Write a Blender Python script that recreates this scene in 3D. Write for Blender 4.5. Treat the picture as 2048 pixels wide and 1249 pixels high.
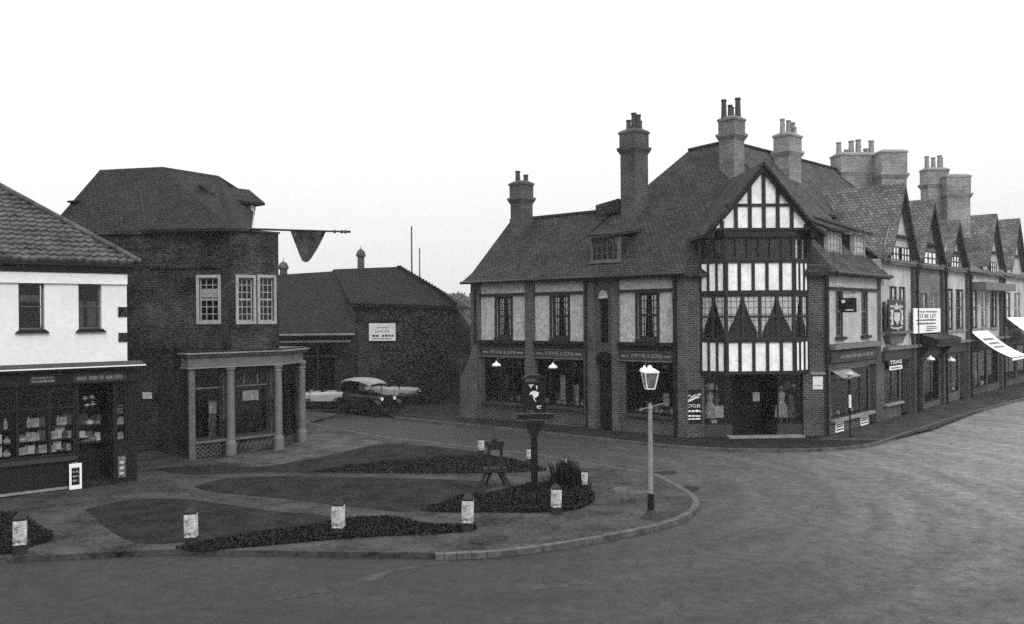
import bpy, math, random
from mathutils import Vector, Matrix
random.seed(7)
R_ = math.radians
scene = bpy.context.scene
for o in list(bpy.data.objects): bpy.data.objects.remove(o)

# ------------------------------------------------------------------ camera, sky, sun, exposure
F = 1782.0; CX = 1024.0; HY = 632.0; ROLL = 0.0085; H = 5.0       # focal length in photo pixels, eye height in metres
cam = bpy.data.cameras.new('camera'); camo = bpy.data.objects.new('camera', cam)
scene.collection.objects.link(camo); scene.camera = camo
cam.lens = F / 2048 * 36; cam.sensor_width = 36; cam.clip_end = 3000; cam.clip_start = .1
cam.shift_y = (HY - 624.5) / 2048
c_, s_ = math.cos(ROLL), math.sin(ROLL)
camo.matrix_world = Matrix(((c_, s_, 0, 0), (0, 0, -1, 0), (-s_, c_, 0, H), (0, 0, 0, 1)))

SUN_EL, SUN_AZ = R_(38), R_(150)      # azimuth clockwise from +Y: behind the camera, to its right
world = bpy.data.worlds.new('World'); scene.world = world; world.use_nodes = True
nt = world.node_tree; nt.nodes.clear()
def nd(nt, t, **kw):
    n = nt.nodes.new(t)
    for k, v in kw.items():
        if k in n.inputs: n.inputs[k].default_value = v
        else: setattr(n, k, v)
    return n
out = nd(nt, 'ShaderNodeOutputWorld'); bg = nd(nt, 'ShaderNodeBackground'); bg.inputs['Strength'].default_value = .1
sky = nd(nt, 'ShaderNodeTexSky'); sky.sky_type = 'NISHITA'; sky.sun_disc = False; sky.sun_elevation = SUN_EL; sky.sun_rotation = SUN_AZ
bw = nd(nt, 'ShaderNodeRGBToBW')
tc = nd(nt, 'ShaderNodeTexCoord'); sep = nd(nt, 'ShaderNodeSeparateXYZ')
mr = nd(nt, 'ShaderNodeMapRange'); mr.inputs['From Min'].default_value = 0; mr.inputs['From Max'].default_value = 1
mr.inputs['To Min'].default_value = 6.2; mr.inputs['To Max'].default_value = 24
cl = nd(nt, 'ShaderNodeTexNoise'); cl.inputs['Scale'].default_value = 2.2; cl.inputs['Detail'].default_value = 3
m1 = nd(nt, 'ShaderNodeMath', operation='MULTIPLY_ADD'); m1.inputs[1].default_value = .12
m2 = nd(nt, 'ShaderNodeMath', operation='MULTIPLY_ADD'); m2.inputs[1].default_value = 2.0
L = nt.links.new
L(tc.outputs['Generated'], sep.inputs[0]); L(sep.outputs['Z'], mr.inputs['Value']); L(sky.outputs[0], bw.inputs[0])
L(bw.outputs[0], m1.inputs[0]); L(mr.outputs[0], m1.inputs[2]); L(tc.outputs['Generated'], cl.inputs['Vector'])
L(cl.outputs['Fac'], m2.inputs[0]); L(m1.outputs[0], m2.inputs[2]); L(m2.outputs[0], bg.inputs['Color']); L(bg.outputs[0], out.inputs[0])
sl = bpy.data.lights.new('sun', 'SUN'); sl.energy = 1.3; sl.angle = R_(14); sl.color = (1, .985, .96)
so = bpy.data.objects.new('sun', sl); scene.collection.objects.link(so)
sd = Vector((math.sin(SUN_AZ) * math.cos(SUN_EL), math.cos(SUN_AZ) * math.cos(SUN_EL), math.sin(SUN_EL)))
so.rotation_euler = sd.to_track_quat('Z', 'Y').to_euler()
vs = scene.view_settings; vs.view_transform = 'Standard'; vs.look = 'None'; vs.gamma = 1; vs.exposure = 0; vs.use_curve_mapping = False
scene.cycles.max_bounces = 6; scene.cycles.transparent_max_bounces = 12
scene.cycles.volume_bounces = 0; scene.cycles.use_denoising = False

# ------------------------------------------------------------------ rays from photo pixels to real places
def ray(px, py):
    dx = (px - CX) / F; dz = -(py - HY) / F
    return dx * c_ + dz * s_, 1.0, -dx * s_ + dz * c_
def G(px, py, z=0.0):
    X, Y, Z = ray(px, py); t = (z - H) / Z
    return Vector((X * t, t))
def atY(px, py, Y):
    X, _, Z = ray(px, py); return Vector((X * Y, Y, H + Z * Y))
class Wall:                                    # a vertical plane through two ground points, left to right as seen
    def __init__(s, A, B):
        s.A = Vector(A[:2]); B = Vector(B[:2]); s.L = (B - s.A).length; s.d = (B - s.A).normalized(); s.n = Vector((s.d.y, -s.d.x))
    def off(s, n): a = s.A + s.n * n; return Wall(a, a + s.d * s.L)
    def uz(s, px, py):
        X, Y, Z = ray(px, py); dx, dy = s.d; det = -dx + dy * X; a, b = -s.A
        u = (-a + b * X) / det; t = (dx * b - dy * a) / det
        return u, H + Z * t
    def u(s, px, py=700): return s.uz(px, py)[0]
    def z(s, px, py): return s.uz(px, py)[1]
    def p(s, u, z, n=0.0): q = s.A + s.d * u + s.n * n; return Vector((q.x, q.y, z))
    def rect(s, x0, y0, x1, y1):
        a = s.uz(x0, y0); b = s.uz(x1, y1); c = s.uz(x0, y1); d = s.uz(x1, y0)
        return (a[0] + c[0]) / 2, (b[0] + d[0]) / 2, (b[1] + c[1]) / 2, (a[1] + d[1]) / 2

# ------------------------------------------------------------------ mesh collector
col = scene.collection
ORG = {}
class MB:
    def __init__(s): s.v = []; s.f = []
    def poly(s, pts):
        k = len(s.v); s.v += [Vector(p) for p in pts]; s.f.append(tuple(range(k, k + len(pts)))); return s
    def prism(s, a, b):                        # two matching loops closed into a solid
        n = len(a); s.poly(a); s.poly(list(reversed(b)))
        for i in range(n): j = (i + 1) % n; s.poly([a[j], a[i], b[i], b[j]])
        return s
    def box(s, W, u0, u1, z0, z1, n0, n1):
        return s.prism([W.p(u0, z0, n1), W.p(u1, z0, n1), W.p(u1, z1, n1), W.p(u0, z1, n1)],
                       [W.p(u0, z0, n0), W.p(u1, z0, n0), W.p(u1, z1, n0), W.p(u0, z1, n0)])
    def shape(s, W, pts, n0, n1):              # (u, z) outline given a thickness
        return s.prism([W.p(u, z, n1) for u, z in pts], [W.p(u, z, n0) for u, z in pts])
    def abox(s, c, h, rz=0):
        c = Vector(c); x = Vector((math.cos(rz), math.sin(rz), 0)) * h[0]; y = Vector((-math.sin(rz), math.cos(rz), 0)) * h[1]; z = Vector((0, 0, h[2]))
        return s.prism([c - x - y - z, c + x - y - z, c + x + y - z, c - x + y - z], [c - x - y + z, c + x - y + z, c + x + y + z, c - x + y + z])
    def tube(s, p0, p1, r0, r1=None, seg=10):
        p0, p1 = Vector(p0), Vector(p1); r1 = r0 if r1 is None else r1
        q = (p1 - p0).to_track_quat('Z', 'Y')
        A = [p0 + q @ Vector((r0 * math.cos(t), r0 * math.sin(t), 0)) for t in [i * 2 * math.pi / seg for i in range(seg)]]
        B = [p1 + q @ Vector((r1 * math.cos(t), r1 * math.sin(t), 0)) for t in [i * 2 * math.pi / seg for i in range(seg)]]
        return s.prism(A, B)
    def lathe(s, c, prof, seg=12, rot=0):
        c = Vector(c); rings = []
        for r, z in prof:
            rings.append([c + Vector((r * math.cos(t), r * math.sin(t), z)) for t in [rot + i * 2 * math.pi / seg for i in range(seg)]])
        for a, b in zip(rings, rings[1:]):
            for i in range(seg): j = (i + 1) % seg; s.poly([a[i], a[j], b[j], b[i]])
        s.poly(list(reversed(rings[0]))); s.poly(rings[-1]); return s
    def slab(s, pts, t=.14):
        pts = [Vector(p) for p in pts]; return s.prism(pts, [p - Vector((0, 0, t)) for p in pts])
    def build(s, name, mat, parent=None, org=None, smooth=False):
        if parent is not None: o_ = ORG[parent.name]
        else: o_ = Vector(org) if org is not None else Vector((0, 0, 0))
        me = bpy.data.meshes.new(name); me.from_pydata([v - o_ for v in s.v], [], s.f)
        uv = me.uv_layers.new(name='UVMap')
        for pl in me.polygons:
            n = pl.normal
            if abs(n.z) > .995: t, b = Vector((1, 0, 0)), Vector((0, 1, 0))
            else:
                t = Vector((-n.y, n.x, 0)).normalized(); b = n.cross(t)
                if b.z < 0: b = -b; t = -t
            for li in pl.loop_indices:
                w = me.vertices[me.loops[li].vertex_index].co + o_; uv.data[li].uv = (w.dot(t), w.dot(b))
            pl.use_smooth = smooth
        me.materials.append(mat)
        o = bpy.data.objects.new(name, me); col.objects.link(o)
        if parent is not None: o.parent = parent
        else: o.location = o_
        ORG[o.name] = o_
        return o
def tag(o, label=None, cat=None, group=None, kind=None):
    if label: o['label'] = label
    if cat: o['category'] = cat
    if group: o['group'] = group
    if kind: o['kind'] = kind
    return o
def thing(name, label, cat, loc, group=None):
    o = bpy.data.objects.new(name, None); col.objects.link(o); loc = Vector(loc) if len(loc) == 3 else Vector((loc[0], loc[1], 0))
    o.location = loc; o.empty_display_size = .2; ORG[o.name] = loc
    return tag(o, label, cat, group)
def kids(o): return [c for c in bpy.data.objects if c.parent == o]
def copy_tree(o, loc=None, parent=None, label=None, rz=None):
    c = o.copy(); col.objects.link(c); c.parent = parent
    if loc is not None: c.location = loc
    if rz is not None: c.rotation_euler[2] = rz
    if label: c['label'] = label
    ORG[c.name] = ORG[o.name]
    for k in kids(o): copy_tree(k, parent=c)
    return c

# ------------------------------------------------------------------ materials (all grey: the place is seen in black and white)
def g(v): return (v, v, v, 1)
def base_mat(name, rough=.85, spec=.25):
    m = bpy.data.materials.new(name); m.use_nodes = True; nt = m.node_tree; b = nt.nodes['Principled BSDF']
    b.inputs['Roughness'].default_value = rough; b.inputs['Specular IOR Level'].default_value = spec
    return m, nt, b
def mottle(nt, v, var, scale, fine, vec):
    """value socket: v multiplied by broad and fine mottling"""
    a = nd(nt, 'ShaderNodeTexNoise'); a.inputs['Scale'].default_value = scale; a.inputs['Detail'].default_value = 5; a.inputs['Roughness'].default_value = .65
    f = nd(nt, 'ShaderNodeTexNoise'); f.inputs['Scale'].default_value = fine; f.inputs['Detail'].default_value = 4; f.inputs['Roughness'].default_value = .75
    nt.links.new(vec, a.inputs['Vector']); nt.links.new(vec, f.inputs['Vector'])
    s = nd(nt, 'ShaderNodeMath', operation='ADD'); nt.links.new(a.outputs['Fac'], s.inputs[0]); nt.links.new(f.outputs['Fac'], s.inputs[1])
    r = nd(nt, 'ShaderNodeMapRange'); r.inputs['From Min'].default_value = .82; r.inputs['From Max'].default_value = 1.18
    r.inputs['To Min'].default_value = v * (1 - var); r.inputs['To Max'].default_value = v * (1 + var); r.clamp = False
    nt.links.new(s.outputs[0], r.inputs['Value']); return r.outputs[0], s.outputs[0]
def mat(name, v, var=.3, scale=1.5, fine=14, rough=.85, spec=.25, bump=.25):
    m, nt, b = base_mat(name, rough, spec); t = nd(nt, 'ShaderNodeTexCoord')
    c, h = mottle(nt, v, var, scale, fine, t.outputs['Object']); nt.links.new(c, b.inputs['Base Color'])
    if bump:
        bp = nd(nt, 'ShaderNodeBump'); bp.inputs['Strength'].default_value = bump; bp.inputs['Distance'].default_value = .03
        nt.links.new(h, bp.inputs['Height']); nt.links.new(bp.outputs[0], b.inputs['Normal'])
    return m
def brick(name, v, mortar, row=.09, width=.25, msize=.016, var=.35, rough=.9, bump=.6, contrast=.3, off=.5, dist=.02):
    m, nt, b = base_mat(name, rough, .15); t = nd(nt, 'ShaderNodeTexCoord')
    wob = nd(nt, 'ShaderNodeTexNoise'); wob.inputs['Scale'].default_value = 1.3; nt.links.new(t.outputs['UV'], wob.inputs['Vector'])
    mx = nd(nt, 'ShaderNodeMix', data_type='VECTOR'); mx.inputs['Factor'].default_value = .02
    nt.links.new(t.outputs['UV'], mx.inputs[4]); nt.links.new(wob.outputs['Color'], mx.inputs[5])
    k = nd(nt, 'ShaderNodeTexBrick'); k.offset = off; k.inputs['Scale'].default_value = 1
    k.inputs['Brick Width'].default_value = width; k.inputs['Row Height'].default_value = row; k.inputs['Mortar Size'].default_value = msize
    k.inputs['Mortar Smooth'].default_value = .3
    k.inputs['Color1'].default_value = g(v * (1 - contrast)); k.inputs['Color2'].default_value = g(v * (1 + contrast)); k.inputs['Mortar'].default_value = g(mortar)
    nt.links.new(mx.outputs[1], k.inputs['Vector'])
    c, h = mottle(nt, 1, var, .7, 9, t.outputs['UV'])
    mm = nd(nt, 'ShaderNodeMath', operation='MULTIPLY'); nt.links.new(k.outputs['Color'], mm.inputs[0]); nt.links.new(c, mm.inputs[1])
    nt.links.new(mm.outputs[0], b.inputs['Base Color'])
    bp = nd(nt, 'ShaderNodeBump'); bp.inputs['Strength'].default_value = bump; bp.inputs['Distance'].default_value = dist; bp.invert = True
    ad = nd(nt, 'ShaderNodeMath', operation='MULTIPLY_ADD'); ad.inputs[1].default_value = -.35
    nt.links.new(h, ad.inputs[0]); nt.links.new(k.outputs['Fac'], ad.inputs[2]); nt.links.new(ad.outputs[0], bp.inputs['Height'])
    nt.links.new(bp.outputs[0], b.inputs['Normal'])
    return m
def glass():
    m = bpy.data.materials.new('window glass'); m.use_nodes = True; nt = m.node_tree; nt.nodes.clear()
    o = nd(nt, 'ShaderNodeOutputMaterial'); mx = nd(nt, 'ShaderNodeMixShader'); tr = nd(nt, 'ShaderNodeBsdfTransparent'); gl = nd(nt, 'ShaderNodeBsdfGlossy')
    tr.inputs[0].default_value = g(.85); gl.inputs['Roughness'].default_value = .04; gl.inputs[0].default_value = g(.8)
    fr = nd(nt, 'ShaderNodeFresnel'); fr.inputs[0].default_value = 1.45
    tc = nd(nt, 'ShaderNodeTexCoord'); no = nd(nt, 'ShaderNodeTexNoise'); no.inputs['Scale'].default_value = 1.2
    bp = nd(nt, 'ShaderNodeBump'); bp.inputs['Strength'].default_value = .05; bp.inputs['Distance'].default_value = .05
    nt.links.new(tc.outputs['Object'], no.inputs['Vector']); nt.links.new(no.outputs['Fac'], bp.inputs['Height'])
    nt.links.new(bp.outputs[0], gl.inputs['Normal'])
    nt.links.new(fr.outputs[0], mx.inputs[0]); nt.links.new(tr.outputs[0], mx.inputs[1]); nt.links.new(gl.outputs[0], mx.inputs[2]); nt.links.new(mx.outputs[0], o.inputs[0])
    return m
M = dict(
    brick=brick('dark brick', .042, .12), brick2=brick('barn brick', .034, .06, var=.9), bfront=mat('barn front', .008, .5, 1, 8), brickb=brick('brown brick', .022, .045, contrast=.45, var=1.0), brickr=brick('row brick', .12, .2),  # row brick lightened, flare fade put into its colour
    pierb=brick('pier brick', .05, .13),
    tile=brick('clay roof tiles', .034, .012, row=.16, width=.22, msize=.02, bump=1, contrast=.35, dist=.04),
    tile2=brick('old roof tiles', .022, .01, row=.16, width=.22, msize=.02, bump=1, contrast=.35, dist=.04),
    tile_half_flare=brick('half flare faded roof tiles', .065, .02, row=.16, width=.22, msize=.02, bump=1, contrast=.35, dist=.04), tile3=brick('sooty barn tiles', .009, .006, row=.2, width=.25, msize=.02, bump=1, contrast=.35, dist=.04),  # high street slope: same roof, flare fade painted in as paler tiles
    tile_flare=brick('flare faded roof tiles', .13, .06, row=.16, width=.22, msize=.02, bump=1, contrast=.35, dist=.04),  # far row roofs: lens flare painted in as a pale tile colour
    pant=mat('pantiles', .06, .5, 2, 9, bump=.4),
    stack=brick('chimney brick', .055, .1), stackm=brick('half flare faded chimney brick', .12, .2), stack_flare=brick('flare faded chimney brick', .18, .28),  # mid and pale stacks carry the flare fade in their brick colour
    rough=mat('roughcast plaster', .37, .3, 5, 13, bump=.5), roughr=mat('row plaster', .37, .25, 1, 10, bump=.4), plast=mat('white panel plaster', .76, .16, 2.5, 9, bump=.1),
    white=mat('white paint', .78, .06, 1, 8, rough=.5, bump=.05), lime=mat('limewash', .7, .07, .7, 8, bump=.15),
    timber=mat('black timber', .014, .4, 3, 20, rough=.7, bump=.2), black=mat('black paint', .006, .4, 3, 20, rough=.35, bump=0),
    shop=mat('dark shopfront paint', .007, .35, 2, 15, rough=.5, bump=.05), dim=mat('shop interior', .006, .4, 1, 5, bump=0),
    fascia=mat('fascia board', .03, .3, 2, 10, rough=.6, bump=.05), gfas=mat('grey fascia', .13, .2, 2, 10, rough=.6, bump=.05),
    stone=mat('grey stone', .2, .25, 2, 12, bump=.2), sill=mat('sill', .1, .3, 3, 12, bump=.1), letter=mat('letter paint', .22, .3, 5, 20, bump=0),
    lite=mat('pale lettering', .8, .1, 5, 20, bump=0), pot=mat('chimney pot clay', .22, .25, 4, 15, bump=.1), potd=mat('sooty pot clay', .05, .25, 4, 15, bump=.1),
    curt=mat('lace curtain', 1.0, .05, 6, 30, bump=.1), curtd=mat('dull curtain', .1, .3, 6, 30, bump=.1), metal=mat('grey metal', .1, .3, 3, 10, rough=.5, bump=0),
    frame=mat('dark window frame', .02, .3, 4, 12, rough=.6, bump=0), lframe=mat('stone coloured frame', .3, .2, 4, 12, rough=.6, bump=0),
    paper=mat('paper', .62, .1, 3, 12, bump=0), card=mat('goods pale', .45, .4, 4, 12, bump=.1), cardd=mat('goods dull', .12, .5, 4, 12, bump=.1),
    kerb=mat('kerb stone', .07, .4, 2, 6, bump=.4), pave=mat('paving', .037, .6, .9, 8, bump=.5, spec=.08), pavel=mat('worn paving', .056, .6, 1.2, 8, bump=.4, spec=.08), paved=mat('shop pavement', .016, .5, 1.2, 8, bump=.5, spec=.06),
    grass=mat('rough grass', .017, .5, 1.2, 9, rough=.95, bump=.8, spec=.04), trackl=mat('track', .031, .6, 2, 9), leaf=mat('shrub leaves', .002, .5, 3, 10, rough=.6, bump=0), soil=mat('soil', .006, .4, 3, 10, bump=.6),
    leafd=mat('ivy leaves', .02, .5, 2, 10, rough=.6, bump=0), treef=mat('tree leaves', .07, .4, 1, 5, bump=0), bark=mat('bark', .06, .3, 3, 10),
    flag=mat('flag cloth', .05, .5, 3, 12, bump=.2), hood=mat('canvas hood', .2, .3, 3, 15, bump=.2), tyre=mat('tyre', .008, .3, 3, 10), pale=mat('pale coachwork', .3, .12, 2, 9, rough=.4, bump=0),
    lampw=mat('white lamp paint', .7, .15, 5, 20, rough=.5, bump=.1), postl=mat('lamp post paint', .2, .3, 6, 30, bump=.2), postw=mat('post white paint', .4, .7, 5, 18, bump=.3), lglass=mat('clouded lamp glass', .12, .4, 6, 10, rough=.2, bump=0), blind=mat('blind canvas', .82, .05, 2, 10, bump=.05), hill=mat('hill', .1, .3, .01, .2, bump=0))
M['glass'] = glass()
def road_mat():
    m, nt, b = base_mat('tarred road', .75, .3); t = nd(nt, 'ShaderNodeTexCoord')
    c, h = mottle(nt, 1, .42, 4, 15, t.outputs['Object'])
    # vignette-like light painted into the tar colour: darker left, paler right
    sp = nd(nt, 'ShaderNodeSeparateXYZ'); nt.links.new(t.outputs['Object'], sp.inputs[0])
    n2 = nd(nt, 'ShaderNodeTexNoise'); n2.inputs['Scale'].default_value = .09; n2.inputs['Detail'].default_value = 4; nt.links.new(t.outputs['Object'], n2.inputs['Vector'])
    a = nd(nt, 'ShaderNodeMath', operation='MULTIPLY_ADD'); a.inputs[1].default_value = 6; nt.links.new(n2.outputs['Fac'], a.inputs[0]); nt.links.new(sp.outputs['X'], a.inputs[2])
    r = nd(nt, 'ShaderNodeMapRange'); r.interpolation_type = 'SMOOTHSTEP'
    r.inputs['From Min'].default_value = 2; r.inputs['From Max'].default_value = 26; r.inputs['To Min'].default_value = .016; r.inputs['To Max'].default_value = .15
    nt.links.new(a.outputs[0], r.inputs['Value'])
    st = nd(nt, 'ShaderNodeTexNoise'); st.inputs['Scale'].default_value = 1; st.inputs['Detail'].default_value = 4
    m0 = nd(nt, 'ShaderNodeMapping'); m0.inputs['Rotation'].default_value = (0, 0, R_(-48)); mp = nd(nt, 'ShaderNodeMapping'); mp.inputs['Scale'].default_value = (.16, 1.1, 1)
    m0.inputs['Location'].default_value = (1.5, -27, 0); m0.inputs['Rotation'].default_value = (0, 0, 0)
    sx = nd(nt, 'ShaderNodeSeparateXYZ'); ln_ = nd(nt, 'ShaderNodeVectorMath', operation='LENGTH'); at = nd(nt, 'ShaderNodeMath', operation='ARCTAN2'); ak = nd(nt, 'ShaderNodeMath', operation='MULTIPLY'); ak.inputs[1].default_value = 16; cb_ = nd(nt, 'ShaderNodeCombineXYZ')
    nt.links.new(t.outputs['Object'], m0.inputs[0]); nt.links.new(m0.outputs[0], sx.inputs[0]); nt.links.new(m0.outputs[0], ln_.inputs[0]); nt.links.new(sx.outputs['Y'], at.inputs[0]); nt.links.new(sx.outputs['X'], at.inputs[1])
    nt.links.new(at.outputs[0], ak.inputs[0]); nt.links.new(ak.outputs[0], cb_.inputs[0]); nt.links.new(ln_.outputs['Value'], cb_.inputs[1]); nt.links.new(cb_.outputs[0], mp.inputs[0]); nt.links.new(mp.outputs[0], st.inputs['Vector'])
    sr = nd(nt, 'ShaderNodeMapRange'); sr.inputs['From Min'].default_value = .3; sr.inputs['From Max'].default_value = .7; sr.inputs['To Min'].default_value = .7; sr.inputs['To Max'].default_value = 1.3
    nt.links.new(st.outputs['Fac'], sr.inputs['Value'])
    x = nd(nt, 'ShaderNodeMath', operation='MULTIPLY'); y = nd(nt, 'ShaderNodeMath', operation='MULTIPLY')
    nt.links.new(c, x.inputs[0]); nt.links.new(r.outputs[0], x.inputs[1]); nt.links.new(x.outputs[0], y.inputs[0]); nt.links.new(sr.outputs[0], y.inputs[1])
    nt.links.new(y.outputs[0], b.inputs['Base Color'])
    bp = nd(nt, 'ShaderNodeBump'); bp.inputs['Strength'].default_value = .5; bp.inputs['Distance'].default_value = .03; nt.links.new(h, bp.inputs['Height']); nt.links.new(bp.outputs[0], b.inputs['Normal'])
    return m
M['road'] = road_mat()

# ------------------------------------------------------------------ the setting: ground, pavements, kerbs, hill
def flat(pts, z, t, name, mt, label=None, kind='structure'):
    mb = MB(); mb.slab([(p[0], p[1], z) for p in pts], t); return tag(mb.build(name, mt), kind=kind, label=label)
gm = MB(); n = 24
for i in range(n):
    for j in range(n):
        x0, x1 = -600 + 1200 * i / n, -600 + 1200 * (i + 1) / n; y0, y1 = -80 + 1000 * j / n, -80 + 1000 * (j + 1) / n
        gm.poly([(x0, y0, -.12), (x1, y0, -.12), (x1, y1, -.12), (x0, y1, -.12)])
tag(gm.build('road', M['road']), kind='structure')
C2 = G(1378, 876); C1 = G(1657, 872)
def smooth_line(pts, k=5):
    P = [Vector(p) for p in pts]; out = []
    for i in range(len(P) - 1):
        a, b, c, d = P[max(i - 1, 0)], P[i], P[i + 1], P[min(i + 2, len(P) - 1)]
        for j in range(k):
            t = j / k; out.append(.5 * ((2 * b) + (c - a) * t + (2 * a - 5 * b + 4 * c - d) * t * t + (3 * b - a - 3 * c + d) * t ** 3))
    out.append(P[-1]); return out
def kerb(line, side, name='kerb', w=.15, z=.006):
    mb = MB(); off = []
    for i, p in enumerate(line):
        a = line[max(i - 1, 0)]; b = line[min(i + 1, len(line) - 1)]; d = (b - a).normalized(); off.append(p + Vector((d.y, -d.x)) * side * w)
    for i in range(len(line) - 1):
        a, b, c, d = line[i], line[i + 1], off[i + 1], off[i]; e = (b - a).normalized() * .006
        top = [(a + e), (b - e), (c - e), (d + e)]
        mb.prism([(q.x, q.y, z) for q in top], [(q.x, q.y, -.14) for q in top])
    return tag(mb.build(name, M['kerb']), kind='structure')
# far side pavement, along the shops, round the corner and up the high street
kl = smooth_line([G(790, 834), G(900, 845), G(1060, 861), G(1250, 881), G(1378, 893), G(1520, 898), G(1620, 897), G(1690, 893), G(1750, 884), G(1830, 858), G(1920, 830), G(2048, 795), G(2200, 757)])
back = [Vector((75, 110)), Vector((40, 130)), Vector((5, 70)), Vector((-14, 56)), Vector((-9, 50))]
flat([tuple(p) for p in kl] + [tuple(p) for p in back], 0, .14, 'pavement', M['paved'])
kerb(kl, 1)
R = Wall(C1, C1 + Vector((.6553, .7553)) * 45)
hp = [R.p(-1.5, 0, .02), R.p(0, 0, 2.2), R.p(5, 0, 2.6), R.p(12, 0, 2.4), R.p(24, 0, 2.3), R.p(45, 0, 2.3), R.p(45, 0, .02)]
flat(hp, .004, .02, 'high_street_pavement', M['pave'])
# the paved green on the near side
nose = [G(870, 1106), G(1000, 1099), G(1130, 1082), G(1240, 1063), G(1330, 1042), G(1372, 1023), G(1386, 1005), G(1374, 988), G(1340, 966), G(1300, 948)]
nl = smooth_line(nose)
rest = smooth_line([G(1300, 948), G(1200, 931), G(1080, 911), G(960, 897), G(850, 884), G(762, 874), G(680, 860), G(612, 846)])
bot = [Vector((-40, 8)), G(-300, 1130), G(60, 1112), G(350, 1099), G(500, 1101), G(620, 1103), G(760, 1105)]
flat([tuple(p) for p in nl[:-1]] + [tuple(p) for p in rest] + [(-9, 46), (-16, 52), (-45, 60)] + [tuple(p) for p in bot], 0, .14, 'paving', M['pave'])
kerb(nl, 1, w=.17); kerb(rest[1:], 1, name='kerb', w=.12, z=.004)
def patch(pts, name, mt, z=.004, kind='stuff', label=None, cat=None):
    P = smooth_line([G(*p) for p in pts] + [G(*pts[0])], 4)[:-1]
    mb = MB(); mb.slab([(p.x, p.y, z) for p in P], z + .01); return tag(mb.build(name, mt), kind=kind, label=label, cat=cat), P
patch([(170, 1020), (230, 1005), (300, 998), (380, 1000), (470, 1012), (560, 1024), (640, 1030), (664, 1045), (560, 1062), (430, 1078), (330, 1088), (260, 1082), (215, 1058)], 'grass', M['grass'])
patch([(386, 974), (450, 958), (560, 953), (760, 956), (950, 962), (985, 975), (920, 998), (830, 1024), (740, 1018), (620, 1004), (500, 992), (420, 984)], 'grass', M['grass'])
patch([(300, 938), (420, 931), (520, 934), (640, 915), (760, 890), (860, 893), (960, 905), (1010, 925), (900, 944), (700, 948), (540, 945), (380, 950)], 'grass', M['grass'])
patch([(400, 926), (480, 926), (545, 931), (640, 912), (758, 886), (700, 876), (640, 868), (600, 880), (560, 897), (470, 912)], 'footpath', M['pavel'], z=.005, kind='structure')
def track(pts, w, mt):
    ln = smooth_line([G(x, y, -.116) for x, y in pts], 6); mb = MB(); N = len(ln)
    for i in range(N - 1):
        d = (ln[i + 1] - ln[i]).normalized(); n_ = Vector((-d.y, d.x)); w0 = w * math.sin(math.pi * (i + .15) / N) ** .6 * (1 + .3 * math.sin(i * 2.3)); w1 = w * math.sin(math.pi * (i + 1.15) / N) ** .6 * (1 + .3 * math.sin(i * 2.3 + 2.3))
        a, b = ln[i], ln[i + 1]; mb.poly([(*(a - n_ * w0), -.116), (*(b - n_ * w1), -.116), (*(b + n_ * w1), -.116), (*(a + n_ * w0), -.116)])
    tag(mb.build('wheel_track', M[mt]), kind='structure')
track([(520, 1204), (600, 1190), (700, 1168), (800, 1140), (900, 1122)], .16, 'trackl')
track([(1050, 1180), (1120, 1168), (1180, 1160)], .2, 'trackl')
def shrubs(poly, n, hmax, name, label, size=.045, mt='leaf'):
    """low planting: many leaf blades over a soil bed"""
    xs = [p.x for p in poly]; ys = [p.y for p in poly]; mb = MB(); k = 0
    def inside(x, y):
        c = False
        for i in range(len(poly)):
            a, b = poly[i], poly[i - 1]
            if (a.y > y) != (b.y > y) and x < (b.x - a.x) * (y - a.y) / (b.y - a.y) + a.x: c = not c
        return c
    while k < n:
        x, y = random.uniform(min(xs), max(xs)), random.uniform(min(ys), max(ys))
        if not inside(x, y): continue
        k += 1; h = hmax * (.45 + .55 * abs(math.sin(x * 2.1 + 1) * math.cos(y * 1.7))) * random.uniform(.15, 1)
        c = Vector((x, y, h)); a = Vector((random.gauss(0, 1), random.gauss(0, 1), random.gauss(0, 1.2))).normalized() * size * random.uniform(.5, 1.3)
        b = a.cross(Vector((random.gauss(0, 1), random.gauss(0, 1), random.gauss(0, 1)))).normalized() * size * .6
        mb.poly([c - a, c - b, c + a, c + b])
    return tag(mb.build(name, M[mt]), kind='stuff', label=label, cat='planting')
for pts, n, h, lab in [
        ([(350, 1098), (420, 1084), (560, 1062), (670, 1045), (740, 1036), (800, 1040), (860, 1050), (940, 1052), (946, 1062), (860, 1070), (720, 1076), (560, 1090), (420, 1101)], 11000, .09, 'black strip of low shrubs between the three middle white posts'),
        ([(840, 1022), (900, 1006), (980, 988), (1060, 975), (1120, 962), (1160, 970), (1190, 996), (1160, 1018), (1090, 1026), (980, 1026), (900, 1026)], 13000, .16, 'dark planted bed round the foot of the village sign'),
        ([(620, 945), (760, 925), (900, 914), (1000, 915), (1060, 930), (1090, 942), (980, 947), (800, 948)], 9000, .06, 'long black bed behind the timber stocks'),
        ([(-60, 1080), (-20, 1042), (30, 1032), (60, 1048), (108, 1078), (70, 1092), (20, 1108), (-60, 1112)], 5000, .2, 'dark shrub bed round the leftmost white post')]:
    b, P = patch(pts, 'soil_bed', M['soil'], z=.008); shrubs(P, n, h, 'low_shrubs', lab)
random.seed(5); mb = MB()
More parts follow.
